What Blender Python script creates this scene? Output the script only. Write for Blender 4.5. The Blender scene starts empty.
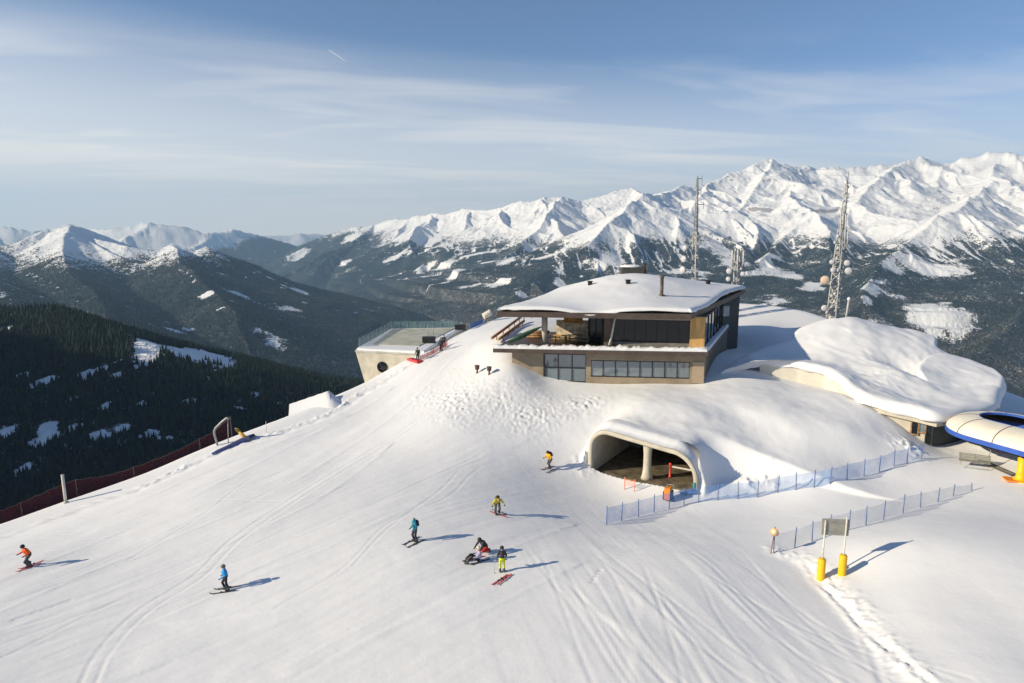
import bpy, math, random
import numpy as np
from mathutils import Vector, Matrix

# ------------------------------------------------------------------ camera, sky, sun, exposure
W, H = 1024, 683
FL = W * 24 / 36.0
CZ = 24.0                                   # camera height above the lower piste
PITCH = math.radians(8.86)
cp, sp = math.cos(PITCH), math.sin(PITCH)
SUN_EL = math.radians(23.0)
SUN_AZ = math.radians(17.0)                 # light travels this far off +X towards +Y
SUN_DIR = Vector((-math.cos(SUN_AZ) * math.cos(SUN_EL), -math.sin(SUN_AZ) * math.cos(SUN_EL), math.sin(SUN_EL)))

sc = bpy.context.scene
COL = sc.collection
cam_d = bpy.data.cameras.new("camera")
cam = bpy.data.objects.new("camera", cam_d)
COL.objects.link(cam)
cam_d.lens = 24.0
cam_d.sensor_width = 36.0
cam_d.sensor_fit = 'HORIZONTAL'
cam_d.clip_start = 0.5
cam_d.clip_end = 120000.0
cam.location = (0, 0, CZ)
cam.rotation_euler = (math.pi / 2 - PITCH, 0, 0)
sc.camera = cam

sc.view_settings.view_transform = 'Standard'
sc.view_settings.look = 'None'
sc.view_settings.gamma = 1.0
sc.view_settings.use_curve_mapping = False
sc.view_settings.exposure = 0.40
sc.cycles.use_denoising = True
sc.cycles.max_bounces = 6
sc.cycles.diffuse_bounces = 3
sc.cycles.glossy_bounces = 2
sc.cycles.transparent_max_bounces = 12
sc.cycles.volume_bounces = 0
sc.cycles.caustics_reflective = False
sc.cycles.caustics_refractive = False

wd = bpy.data.worlds.new("World")
sc.world = wd
wd.use_nodes = True
nt = wd.node_tree
nt.nodes.clear()
def WN(t, **k):
    n = nt.nodes.new(t)
    for a, b in k.items():
        setattr(n, a, b)
    return n
w_out = WN('ShaderNodeOutputWorld')
w_bg = WN('ShaderNodeBackground')
w_bg.inputs['Strength'].default_value = 0.100
sky = WN('ShaderNodeTexSky', sky_type='NISHITA', sun_disc=False)
sky.sun_elevation = SUN_EL
sky.sun_rotation = math.radians(253.0)
sky.altitude = 2100
sky.air_density = 0.9
sky.dust_density = 0.35
sky.ozone_density = 3.0
# thin cirrus: noise on a plane high above, so it streaks with perspective
w_tc = WN('ShaderNodeTexCoord')
w_sep = WN('ShaderNodeSeparateXYZ')
nt.links.new(w_tc.outputs['Generated'], w_sep.inputs[0])
def wmath(op, a, b=None, c=None):
    n = WN('ShaderNodeMath', operation=op)
    for i, v in enumerate((a, b, c)):
        if v is None:
            continue
        if isinstance(v, (int, float)):
            n.inputs[i].default_value = v
        else:
            nt.links.new(v, n.inputs[i])
    return n.outputs[0]
zz = wmath('ADD', wmath('MAXIMUM', w_sep.outputs['Z'], 0.0), 0.06)
cx = wmath('DIVIDE', w_sep.outputs['X'], zz)
cy = wmath('DIVIDE', w_sep.outputs['Y'], zz)
w_comb = WN('ShaderNodeCombineXYZ')
nt.links.new(wmath('ADD', wmath('MULTIPLY', cx, 0.42), wmath('MULTIPLY', cy, 0.10)), w_comb.inputs[0])
nt.links.new(wmath('SUBTRACT', wmath('MULTIPLY', cy, 1.15), wmath('MULTIPLY', cx, 0.18)), w_comb.inputs[1])
w_comb.inputs[2].default_value = 8.3
n1 = WN('ShaderNodeTexNoise'); n1.inputs['Scale'].default_value = 1.25; n1.inputs['Detail'].default_value = 7.0
n1.inputs['Roughness'].default_value = 0.56; n1.inputs['Distortion'].default_value = 0.55
nt.links.new(w_comb.outputs[0], n1.inputs['Vector'])
n2 = WN('ShaderNodeTexNoise'); n2.inputs['Scale'].default_value = 0.28; n2.inputs['Detail'].default_value = 3.0
nt.links.new(w_comb.outputs[0], n2.inputs['Vector'])
w_ramp = WN('ShaderNodeMapRange'); w_ramp.inputs['From Min'].default_value = 0.50; w_ramp.inputs['From Max'].default_value = 0.74
w_ramp.inputs['To Min'].default_value = 0.0; w_ramp.inputs['To Max'].default_value = 0.42
nt.links.new(wmath('ADD', wmath('MULTIPLY', n1.outputs['Fac'], 0.65), wmath('MULTIPLY', n2.outputs['Fac'], 0.42)), w_ramp.inputs['Value'])
w_mix = WN('ShaderNodeMixRGB')
veil = WN('ShaderNodeMapRange'); veil.inputs['From Min'].default_value = 0.245; veil.inputs['From Max'].default_value = -0.02; veil.inputs['To Max'].default_value = 1.0
nt.links.new(wmath('ADD', w_sep.outputs['Z'], wmath('MULTIPLY', w_sep.outputs['X'], 0.07)), veil.inputs['Value'])
hi_f = WN('ShaderNodeMapRange'); hi_f.inputs['From Min'].default_value = 0.262; hi_f.inputs['From Max'].default_value = 0.20
nt.links.new(w_sep.outputs['Z'], hi_f.inputs['Value'])
nt.links.new(wmath('MINIMUM', wmath('ADD', wmath('MULTIPLY', w_ramp.outputs['Result'], hi_f.outputs['Result']), veil.outputs['Result']), 0.9), w_mix.inputs['Fac'])
nt.links.new(sky.outputs['Color'], w_mix.inputs['Color1'])
w_mix.inputs['Color2'].default_value = (9.4, 8.8, 7.9, 1)
nt.links.new(w_mix.outputs['Color'], w_bg.inputs['Color'])
nt.links.new(w_bg.outputs['Background'], w_out.inputs['Surface'])

sun_d = bpy.data.lights.new("sun", 'SUN')
sun_d.energy = 5.0
sun_d.angle = math.radians(0.5)
sun_d.color = (1.0, 0.87, 0.645)
sun = bpy.data.objects.new("sun", sun_d)
COL.objects.link(sun)
sun.rotation_euler = SUN_DIR.to_track_quat('Z', 'Y').to_euler()
sun.location = (-200, -60, 120)

# ------------------------------------------------------------------ helpers: projection
def P(px, py, Y):
    """World point on the sight line of a photograph pixel, at ground distance Y ahead of the camera."""
    xc = (px - 512) / FL; yc = (341.5 - py) / FL
    dy = cp + yc * sp; dz = -sp + yc * cp
    k = Y / dy
    return np.array((xc * k, Y, CZ + dz * k))
def proj(x, y, z):
    d = y * cp - (z - CZ) * sp
    return 512 + FL * x / d, 341.5 - FL * (y * sp + (z - CZ) * cp) / d

# ------------------------------------------------------------------ helpers: noise
_perm = np.random.RandomState(7).permutation(4096).astype(np.int64)
_g = np.random.RandomState(9).rand(4096) * 2 * np.pi
_gx, _gy = np.cos(_g), np.sin(_g)
def perlin(x, y):
    xi = np.floor(x).astype(np.int64); yi = np.floor(y).astype(np.int64)
    fx = x - xi; fy = y - yi
    u = fx * fx * fx * (fx * (fx * 6 - 15) + 10); v = fy * fy * fy * (fy * (fy * 6 - 15) + 10)
    def gr(i, j, dx, dy):
        h = _perm[(_perm[(xi + i) & 4095] + yi + j) & 4095]
        return _gx[h] * dx + _gy[h] * dy
    a = gr(0, 0, fx, fy); b = gr(1, 0, fx - 1, fy)
    c = gr(0, 1, fx, fy - 1); d = gr(1, 1, fx - 1, fy - 1)
    return (a + u * (b - a) + v * ((c + u * (d - c)) - (a + u * (b - a)))) * 1.45
def fbm(x, y, o=5, g=0.5, l=2.03):
    s = 0; a = 1.0; t = 0
    for i in range(o):
        s = s + a * perlin(x + 17.3 * i, y - 9.1 * i); t += a; a *= g; x = x * l; y = y * l
    return s / t
def ridged(x, y, o=5, g=0.5, l=2.07):
    s = 0; a = 1.0; t = 0; w = 1.0
    for i in range(o):
        n = 1 - np.abs(perlin(x + 31.7 * i, y + 11.9 * i)); n = n * n
        s = s + a * n * w; w = np.clip(n * 1.4, 0, 1); t += a; a *= g; x = x * l; y = y * l
    return s / t
def sstep(a, b, x):
    t = np.clip((x - a) / (b - a), 0, 1)
    return t * t * (3 - 2 * t)
def smax(a, b, k):
    h = np.clip(0.5 + 0.5 * (a - b) / k, 0, 1)
    return b + (a - b) * h + k * h * (1 - h)

class TPS:
    """Smooth surface through scattered heights."""
    def __init__(s, pts, lam=0.0):
        p = np.array(pts, float); s.p = p[:, :2]; n = len(p)
        K = s._k(s.p[:, None, :] - s.p[None, :, :]) + lam * np.eye(n)
        A = np.zeros((n + 3, n + 3)); A[:n, :n] = K
        A[:n, n] = 1; A[:n, n + 1:] = s.p; A[n, :n] = 1; A[n + 1:, :n] = s.p.T
        s.w = np.linalg.solve(A, np.concatenate([p[:, 2], np.zeros(3)]))
    @staticmethod
    def _k(d):
        r2 = (d ** 2).sum(-1)
        return 0.5 * r2 * np.log(r2 + 1e-9)
    def __call__(s, x, y):
        x = np.asarray(x, float); y = np.asarray(y, float)
        o = np.full(np.broadcast(x, y).shape, s.w[-3]) + s.w[-2] * x + s.w[-1] * y
        for (a, b), w in zip(s.p, s.w[:-3]):
            r2 = (x - a) ** 2 + (y - b) ** 2
            o = o + w * 0.5 * r2 * np.log(r2 + 1e-9)
        return o

def pdist(x, y, pts):
    """distance to a polyline, signed side (+ = left of travel), and length along it"""
    x = np.asarray(x, float); y = np.asarray(y, float)
    best = np.full(x.shape, 1e18); sg = np.zeros(x.shape); al = np.zeros(x.shape); L = 0.0
    for (ax, ay), (bx, by) in zip(pts[:-1], pts[1:]):
        dx, dy = bx - ax, by - ay; l2 = dx * dx + dy * dy; l = math.sqrt(l2)
        t = np.clip(((x - ax) * dx + (y - ay) * dy) / l2, 0, 1)
        d = (x - ax - t * dx) ** 2 + (y - ay - t * dy) ** 2
        m = d < best
        best = np.where(m, d, best)
        sg = np.where(m, np.sign(dx * (y - ay) - dy * (x - ax)), sg)
        al = np.where(m, L + t * l, al)
        L += l
    return np.sqrt(best), sg, al

def smooth_line(pts, n=8):
    """Catmull-Rom through points"""
    p = [np.array(q, float) for q in pts]
    p = [2 * p[0] - p[1]] + p + [2 * p[-1] - p[-2]]
    o = []
    for i in range(1, len(p) - 2):
        for k in range(n):
            t = k / n
            o.append(0.5 * ((2 * p[i]) + (-p[i - 1] + p[i + 1]) * t + (2 * p[i - 1] - 5 * p[i] + 4 * p[i + 1] - p[i + 2]) * t * t
                            + (-p[i - 1] + 3 * p[i] - 3 * p[i + 1] + p[i + 2]) * t ** 3))
    o.append(p[-2])
    return o

# ------------------------------------------------------------------ helpers: materials
def new_mat(name):
    m = bpy.data.materials.new(name); m.use_nodes = True
    b = m.node_tree.nodes['Principled BSDF']
    return m, m.node_tree, b
def NN(t, ty, **k):
    n = t.nodes.new(ty)
    for a, b in k.items():
        setattr(n, a, b)
    return n
def mth(t, op, a, b=None, c=None, clamp=False):
    n = NN(t, 'ShaderNodeMath', operation=op, use_clamp=clamp)
    for i, v in enumerate((a, b, c)):
        if v is None:
            continue
        if isinstance(v, (int, float)):
            n.inputs[i].default_value = v
        else:
            t.links.new(v, n.inputs[i])
    return n.outputs[0]
def mapr(t, v, a, b, c=0.0, d=1.0):
    n = NN(t, 'ShaderNodeMapRange'); n.interpolation_type = 'SMOOTHSTEP'
    for i, q in zip(('From Min', 'From Max', 'To Min', 'To Max'), (a, b, c, d)):
        n.inputs[i].default_value = q
    t.links.new(v, n.inputs['Value'])
    return n.outputs['Result']
def noise(t, scale, detail=3.0, rough=0.5, vec=None, stretch=None):
    n = NN(t, 'ShaderNodeTexNoise')
    n.inputs['Scale'].default_value = scale; n.inputs['Detail'].default_value = detail; n.inputs['Roughness'].default_value = rough
    if vec is None:
        vec = NN(t, 'ShaderNodeTexCoord').outputs['Object']
    if stretch:
        m = NN(t, 'ShaderNodeMapping'); m.inputs['Scale'].default_value = stretch
        t.links.new(vec, m.inputs['Vector']); vec = m.outputs[0]
    t.links.new(vec, n.inputs['Vector'])
    return n.outputs['Fac']
def mixc(t, f, a, b):
    n = NN(t, 'ShaderNodeMixRGB')
    for s, v in (('Fac', f), ('Color1', a), ('Color2', b)):
        if isinstance(v, (int, float)):
            n.inputs[s].default_value = v
        elif isinstance(v, (tuple, list)):
            n.inputs[s].default_value = (*v[:3], 1)
        else:
            t.links.new(v, n.inputs[s])
    return n.outputs['Color']
def bump(t, b, h, strength=0.5, dist=0.05):
    n = NN(t, 'ShaderNodeBump'); n.inputs['Strength'].default_value = strength; n.inputs['Distance'].default_value = dist
    t.links.new(h, n.inputs['Height']); t.links.new(n.outputs[0], b.inputs['Normal'])
    return n
_mats = {}
def M(name, col, rough=0.6, var=0.25, scale=2.0, metal=0.0, bmp=0.0, spec=0.4, stretch=None):
    """plain weathered surface: base colour with procedural mottling"""
    if name in _mats:
        return _mats[name]
    m, t, b = new_mat(name)
    f = noise(t, scale, 5, 0.6, stretch=stretch)
    c1 = tuple(max(0, c * (1 - var)) for c in col); c2 = tuple(min(1, c * (1 + var)) for c in col)
    t.links.new(mixc(t, mapr(t, f, 0.3, 0.7), c1, c2), b.inputs['Base Color'])
    b.inputs['Roughness'].default_value = rough; b.inputs['Metallic'].default_value = metal
    b.inputs['Specular IOR Level'].default_value = spec
    if bmp:
        bump(t, b, noise(t, scale * 5, 4, 0.6, stretch=stretch), bmp, 0.03)
    _mats[name] = m
    return m

def snow_mat(name, fine=1.0, lumps=0.0, tint=(0.80, 0.80, 0.81)):
    m, t, b = new_mat(name)
    tc = NN(t, 'ShaderNodeTexCoord').outputs['Object']
    big = noise(t, 0.09, 4, 0.55, tc)
    t.links.new(mixc(t, mapr(t, big, 0.35, 0.7), tuple(c * 0.975 for c in tint), tuple(min(1, c * 1.03) for c in tint)), b.inputs['Base Color'])
    b.inputs['Roughness'].default_value = 0.55
    b.inputs['Specular IOR Level'].default_value = 0.25
    n_f = noise(t, 3.0 * fine, 6, 0.65, tc)
    n_m = noise(t, 0.7 * fine, 4, 0.5, tc)
    hgt = mth(t, 'ADD', mth(t, 'MULTIPLY', n_f, 0.05), mth(t, 'MULTIPLY', n_m, 0.045 + lumps))
    bump(t, b, hgt, 0.55, 0.6)
    return m

# ------------------------------------------------------------------ helpers: meshes and objects
def link(o, parent=None):
    COL.objects.link(o)
    if parent is not None:
        o.parent = parent
    return o
def tag(o, label=None, cat=None, group=None, kind=None):
    if label: o['label'] = label
    if cat: o['category'] = cat
    if group: o['group'] = group
    if kind: o['kind'] = kind
    return o
def empty(name, loc, rz=0.0, label=None, cat=None, group=None):
    o = bpy.data.objects.new(name, None)
    o.empty_display_size = 0.3
    o.location = Vector([float(v) for v in loc]); o.rotation_euler = (0, 0, rz)
    COL.objects.link(o)
    return tag(o, label, cat, group)

class MB:
    """collects shapes, links them as ONE mesh object"""
    def __init__(s):
        s.v = []; s.f = []; s.m = []; s.cur = 0; s.sm = []
    def add(s, v, f, smooth=False):
        o = len(s.v)
        s.v += [tuple(float(c) for c in q) for q in v]
        s.f += [tuple(i + o for i in q) for q in f]
        s.m += [s.cur] * len(f); s.sm += [smooth] * len(f)
        return s
    def box(s, c, d, rot=None, bev=0.0):
        """centre, full size; rot: Matrix 3x3 or z angle"""
        hx, hy, hz = d[0] / 2, d[1] / 2, d[2] / 2
        if isinstance(rot, (int, float)):
            rot = Matrix.Rotation(rot, 3, 'Z')
        if bev:
            e = min(bev, hx * .9, hy * .9, hz * .9)
            vs = []; 
            for sx in (-1, 1):
                for sy in (-1, 1):
                    for sz in (-1, 1):
                        vs += [(sx * hx, sy * (hy - e), sz * (hz - e)), (sx * (hx - e), sy * hy, sz * (hz - e)), (sx * (hx - e), sy * (hy - e), sz * hz)]
            import bmesh
            bm = bmesh.new()
            for q in vs: bm.verts.new(q)
            bmesh.ops.convex_hull(bm, input=bm.verts)
            bm.verts.index_update()
            V = [q.co.copy() for q in bm.verts]; Fc = [[q.index for q in f.verts] for f in bm.faces]
            bm.free()
        else:
            V = [Vector((x, y, z)) for x in (-hx, hx) for y in (-hy, hy) for z in (-hz, hz)]
            Fc = [(0, 1, 3, 2), (4, 6, 7, 5), (0, 4, 5, 1), (2, 3, 7, 6), (0, 2, 6, 4), (1, 5, 7, 3)]
        c = Vector([float(q) for q in c])
        if rot is not None:
            V = [rot @ q for q in V]
        return s.add([q + c for q in V], Fc)
    def prism(s, poly, z0, z1):
        """vertical prism over a plan polygon (counter-clockwise); z0, z1 scalar or per corner"""
        n = len(poly)
        a = [z0] * n if np.isscalar(z0) else z0
        b = [z1] * n if np.isscalar(z1) else z1
        v = [(p[0], p[1], a[i]) for i, p in enumerate(poly)] + [(p[0], p[1], b[i]) for i, p in enumerate(poly)]
        f = [tuple(range(n - 1, -1, -1)), tuple(range(n, 2 * n))] + [(i, (i + 1) % n, n + (i + 1) % n, n + i) for i in range(n)]
        return s.add(v, f)
    def wall(s, p, q, z0, z1, t):
        """upright slab between plan points p and q, thickness t (towards the left of p->q)"""
        p = np.array(p[:2], float); q = np.array(q[:2], float)
        d = (q - p) / np.linalg.norm(q - p); n = np.array((-d[1], d[0])) * t
        return s.prism([p, q, q + n, p + n], z0, z1)
    def tube(s, pts, r, seg=8, cap=True):
        pts = [Vector([float(c) for c in q]) for q in pts]
        rs = [r] * len(pts) if np.isscalar(r) else r
        v = []; prev = None
        for i, q in enumerate(pts):
            d = (pts[min(i + 1, len(pts) - 1)] - pts[max(i - 1, 0)]).normalized()
            a = d.cross(Vector((0, 0, 1)))
            if a.length < 1e-3: a = d.cross(Vector((0, 1, 0)))
            a.normalize()
            if prev is not None:
                a = (prev - d * prev.dot(d)).normalized()
            prev = a
            b = d.cross(a)
            for k in range(seg):
                t = 2 * math.pi * k / seg
                v.append(q + (a * math.cos(t) + b * math.sin(t)) * rs[i])
        f = []
        for i in range(len(pts) - 1):
            for k in range(seg):
                k2 = (k + 1) % seg
                f.append((i * seg + k, i * seg + k2, (i + 1) * seg + k2, (i + 1) * seg + k))
        if cap:
            f.append(tuple(range(seg - 1, -1, -1))); f.append(tuple((len(pts) - 1) * seg + k for k in range(seg)))
        return s.add(v, f, True)
    def lathe(s, c, prof, seg=16, rot=None):
        """profile (r, z) turned about z at c"""
        v = []; n = len(prof)
        for r, z in prof:
            for k in range(seg):
                t = 2 * math.pi * k / seg
                q = Vector((r * math.cos(t), r * math.sin(t), z))
                if rot is not None: q = rot @ q
                v.append(q + Vector([float(w) for w in c]))
        f = [(i * seg + k, i * seg + (k + 1) % seg, (i + 1) * seg + (k + 1) % seg, (i + 1) * seg + k) for i in range(n - 1) for k in range(seg)]
        f.append(tuple(range(seg - 1, -1, -1))); f.append(tuple((n - 1) * seg + k for k in range(seg)))
        return s.add(v, f, True)
    def sheet(s, grid, smooth=True):
        """grid: rows x cols of points"""
        r, c = len(grid), len(grid[0])
        return s.add([q for row in grid for q in row], [(i * c + j, i * c + j + 1, (i + 1) * c + j + 1, (i + 1) * c + j) for i in range(r - 1) for j in range(c - 1)], smooth)
    def build(s, name, mats, parent=None, keep=False):
        me = bpy.data.meshes.new(name)
        v = s.v
        if parent is not None and not keep:
            inv = (Matrix.Translation(parent_loc(parent)) @ parent_rot(parent)).inverted()
            v = [inv @ Vector(q) for q in v]
        me.from_pydata(v, [], s.f)
        me.polygons.foreach_set('use_smooth', s.sm)
        mats = mats if isinstance(mats, (list, tuple)) else [mats]
        for m in mats: me.materials.append(m)
        if len(mats) > 1: me.polygons.foreach_set('material_index', s.m)
        me.update()
        return link(bpy.data.objects.new(name, me), parent)
def parent_loc(p):
    l = Vector(p.location)
    if p.parent is not None: l = parent_loc(p.parent) + parent_rot(p.parent).to_3x3() @ l
    return l
def parent_rot(p):
    r = p.rotation_euler.to_matrix().to_4x4()
    if p.parent is not None: r = parent_rot(p.parent) @ r
    return r

def mesh_np(name, v, quads, mats, smooth=True, attrs=None, parent=None):
    """fast mesh from numpy arrays (quads or tris index array)"""
    me = bpy.data.meshes.new(name)
    v = np.ascontiguousarray(v, np.float32); q = np.ascontiguousarray(quads, np.int32); k = q.shape[1]
    me.vertices.add(len(v)); me.vertices.foreach_set('co', v.ravel())
    me.loops.add(q.size); me.loops.foreach_set('vertex_index', q.ravel())
    me.polygons.add(len(q)); me.polygons.foreach_set('loop_start', np.arange(len(q), dtype=np.int32) * k)
    me.polygons.foreach_set('use_smooth', np.full(len(q), smooth))
    for n, a in (attrs or {}).items():
        at = me.attributes.new(n, 'FLOAT', 'POINT'); at.data.foreach_set('value', np.ascontiguousarray(a, np.float32).ravel())
    for m in mats if isinstance(mats, (list, tuple)) else [mats]: me.materials.append(m)
    me.update(calc_edges=True)
    return link(bpy.data.objects.new(name, me), parent)
def grid_quads(r, c, keep=None):
    i = np.arange(r - 1)[:, None] * c + np.arange(c - 1)[None, :]
    q = np.stack([i, i + 1, i + c + 1, i + c], -1).reshape(-1, 4)
    if keep is not None:
        q = q[keep.ravel()]
    return q

# ------------------------------------------------------------------ the far mountains: one heightfield built from ridge lines
aa = np.radians(np.concatenate([np.arange(-180, -46, 4.0), np.linspace(-46, 46, 1340), np.arange(50, 181, 4.0)]))
rr = np.concatenate([np.geomspace(105, 520, 40, endpoint=False), np.linspace(520, 2300, 190, endpoint=False), np.geomspace(2300, 7000, 190, endpoint=False),
                     np.linspace(7000, 16500, 400, endpoint=False), np.geomspace(16500, 36000, 120)])
A_, R_ = np.meshgrid(aa, rr)
GX = R_ * np.sin(A_); GY = R_ * np.cos(A_)
wx = GX + 130 * fbm(GX / 1500 + 5, GY / 1500, 3); wy = GY + 130 * fbm(GX / 1500 - 40, GY / 1500 + 9, 3)
FLOOR = -1290.0
HT = np.full(GX.shape, FLOOR) + 25 * fbm(GX / 900, GY / 900, 3) + 40 * sstep(9000, 30000, R_)
rng = np.random.RandomState(3)

def seg(p, q, S, Hs, infl):
    p = np.asarray(p, float); q = np.asarray(q, float)
    c = (p[:2] + q[:2]) / 2; R = np.linalg.norm(p[:2] - q[:2]) / 2 + infl; rc = np.hypot(*c)
    i0, i1 = np.searchsorted(rr, rc - R), np.searchsorted(rr, rc + R)
    if R < rc * 0.98:
        a = math.atan2(c[0], c[1]); da = math.asin(R / rc)
        j0, j1 = np.searchsorted(aa, a - da), np.searchsorted(aa, a + da)
    else:
        j0, j1 = 0, len(aa)
    if i1 <= i0 or j1 <= j0: return
    sl = (slice(i0, i1), slice(j0, j1))
    d = q[:2] - p[:2]; l2 = max(1e-6, d @ d)
    x = wx[sl] - p[0]; y = wy[sl] - p[1]
    t = np.clip((x * d[0] + y * d[1]) / l2, 0, 1)
    ds = np.sqrt((x - t * d[0]) ** 2 + (y - t * d[1]) ** 2)
    z = p[2] + t * (q[2] - p[2]) - Hs * (1 - np.exp(-S * ds / Hs)) - np.where(ds > infl * 0.8, (ds - infl * 0.8) * 2, 0)
    HT[sl] = np.maximum(HT[sl], z)

def dens(pts, step):
    o = []
    for p, q in zip(pts[:-1], pts[1:]):
        n = max(1, int(np.linalg.norm((q - p)[:2]) / step))
        o += [p + (q - p) * k / n for k in range(n)]
    return o + [pts[-1]]

def ridge_px(lst, S, Hs, infl, rough=0.0, step=350):
    pts = dens([P(px, py, Y * 1000.0) for px, py, Y in lst], step)
    pts = [p + np.array((0, 0, rough * rng.randn())) if 0 < i < len(pts) - 1 else p for i, p in enumerate(pts)]
    for p, q in zip(pts[:-1], pts[1:]): seg(p, q, S, Hs, infl)
    return pts

def spur(p, head, slope, length, S, Hs, infl, sub=True, zmin=-1000, wander=0.16, step=320):
    p = p.copy(); pts = [p.copy()]; h = head; L = 0
    while L < length and p[2] > zmin:
        h += wander * rng.randn(); h = head + (h - head) * 0.9
        sl = slope * (0.55 + 0.9 * rng.rand())
        p = p + np.array((math.sin(h) * step, math.cos(h) * step, -sl * step)); pts.append(p.copy()); L += step
    for a, b in zip(pts[:-1], pts[1:]): seg(a, b, S, Hs, infl)
    if sub:
        for k in range(1, len(pts) - 1):
            for sd in (-1, 1):
                if rng.rand() < 0.72:
                    hd = math.atan2(*(pts[k + 1] - pts[k])[:2]) + sd * (0.75 + 0.35 * rng.rand())
                    spur(pts[k] - np.array((0, 0, 12)), hd, 0.42 + 0.16 * rng.rand(), 520 + 700 * rng.rand(), S * 1.1, Hs, 650, False, zmin - 150, 0.2, 190)
    return pts

def auto_spurs(pts, every, head, spread, slope, length, S=0.78, Hs=1100, infl=1700, zmin=-1000, drop=10):
    acc = 0
    for p, q in zip(pts[:-1], pts[1:]):
        acc += np.linalg.norm((q - p)[:2])
        if acc > every * (0.7 + 0.6 * rng.rand()):
            acc = 0
            spur(q - np.array((0, 0, drop)), head + spread * (rng.rand() * 2 - 1), slope * (0.8 + 0.4 * rng.rand()), length * (0.6 + 0.7 * rng.rand()), S, Hs, infl, True, zmin)

TO_CAM = math.pi      # heading 0 = +Y, pi = towards the camera
# high snowy massif on the right
RA = ridge_px([(262, 264, 21.5), (285, 254, 20.5), (305, 243, 19.7), (330, 234, 19), (352, 227, 18.5), (372, 224, 18), (400, 218, 17.2), (420, 215, 16.6), (440, 214, 16), (462, 212, 15.5), (480, 209, 15.1),
               (500, 207, 14.7), (520, 203, 14.4), (540, 201, 14.2), (560, 198, 14.3), (580, 199, 14.5), (600, 195, 14.5), (615, 192, 14.5), (632, 189, 14.5), (645, 195, 14.3), (668, 190, 14)], 0.72, 2500, 9000, 14)
RM = ridge_px([(668, 191, 13.2), (690, 186, 13), (712, 181, 13.3), (735, 172, 13.8), (752, 167, 14), (764, 162, 14.2), (771, 160, 14.3), (782, 165, 14.5), (800, 168, 14.8), (830, 168, 15), (858, 168, 15), (880, 166, 15),
               (900, 162, 15), (915, 160, 15.2), (924, 156, 15.2), (938, 162, 15.4), (952, 163, 15.4), (970, 158, 15.2), (988, 154, 15), (1000, 152, 15), (1014, 158, 15), (1040, 161, 15), (1120, 158, 15), (1250, 170, 15)], 0.66, 2600, 9500, 12)
# the spur that steps in front of the far crest
RS = ridge_px([(690, 187, 12.9), (668, 190, 12.2), (655, 194, 11.6), (641, 197, 11.1), (628, 207, 10.6), (612, 222, 10.0), (597, 238, 9.5), (575, 252, 9.0), (545, 268, 8.6), (515, 292, 8.0)], 0.72, 1500, 3800, 8)
auto_spurs(RS, 900, math.radians(140), 0.45, 0.42, 2600)
auto_spurs(RA, 850, TO_CAM, 0.35, 0.30, 5200, 0.68, 1200, 2000, -950)
auto_spurs(RM, 800, TO_CAM, 0.45, 0.27, 6500, 0.70, 1200, 2000, -950)
for lst in ([(771, 161, 14.2), (757, 185, 13), (742, 208, 12), (716, 232, 11), (690, 250, 10), (668, 268, 9)],
            [(800, 170, 14.6), (806, 196, 13), (815, 214, 12), (800, 228, 11), (775, 246, 9.8), (745, 272, 8.6)],
            [(900, 164, 14.8), (880, 180, 13.2), (852, 205, 12), (846, 228, 10.8), (838, 258, 9.2), (820, 300, 7.6)],
            [(1000, 160, 14.8), (985, 188, 12.5), (972, 200, 10.5), (957, 209, 9.3), (940, 216, 9.0), (915, 236, 8.6), (880, 262, 7.8), (860, 300, 6.8)],
            [(957, 209, 9.3), (975, 224, 8.8), (1000, 250, 8.2), (1024, 272, 7.6), (1060, 300, 7.0)],
            [(1024, 225, 9.5), (1040, 218, 10.5), (1060, 200, 12.0)],
            [(1100, 250, 8.2), (1040, 300, 6.6), (985, 345, 5.6), (940, 372, 5.2)],
            [(470, 211, 15.2), (458, 236, 13.8), (442, 262, 12.7), (428, 290, 11.8)],
            [(560, 199, 14.1), (545, 222, 12.4), (520, 246, 11.2), (480, 280, 9.8), (455, 312, 9.0)],
            [(372, 224, 17.9), (352, 244, 16.9), (332, 266, 15.9)]):
    pts = ridge_px(lst, 0.68, 1300, 2600, 8)
    auto_spurs(pts, 700, TO_CAM, 1.1, 0.42, 1500, 0.75, 900, 1100, -1050)

# ridge on the left with the snowy shoulder
RC = ridge_px([(-160, 268, 6.2), (-60, 258, 6.4), (0, 248, 7.0), (22, 242, 7.1), (40, 237, 7.3), (56, 232, 7.5), (75, 227, 7.6), (88, 233, 7.5), (100, 240, 7.4), (125, 247, 7.2), (148, 253, 7.2), (158, 248, 7.3), (168, 245, 7.4),
               (180, 248, 7.4), (192, 251, 7.4), (205, 246, 7.5), (212, 250, 7.6), (232, 261, 7.7), (260, 269, 7.8), (290, 279, 8.0), (322, 291, 8.2), (350, 308, 8.5), (376, 328, 8.9), (396, 348, 9.1)], 0.50, 1700, 7000, 7)
for lst in ([(75, 228, 7.5), (62, 246, 6.8), (66, 268, 6.0), (90, 292, 5.0), (120, 325, 3.9)],
            [(168, 246, 7.3), (176, 262, 6.6), (205, 285, 5.8), (240, 315, 4.9)],
            [(0, 249, 6.9), (-12, 268, 6.0), (5, 292, 4.6)],
            [(260, 270, 7.7), (285, 300, 6.8), (320, 340, 5.6)]):
    pts = ridge_px(lst, 0.46, 1000, 2000, 5)
    auto_spurs(pts, 600, math.radians(110), 0.9, 0.38, 1300, 0.6, 700, 900, -1100)
auto_spurs(RC, 700, math.radians(150), 0.5, 0.36, 2600, 0.6, 900, 1300, -1100)
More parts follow.
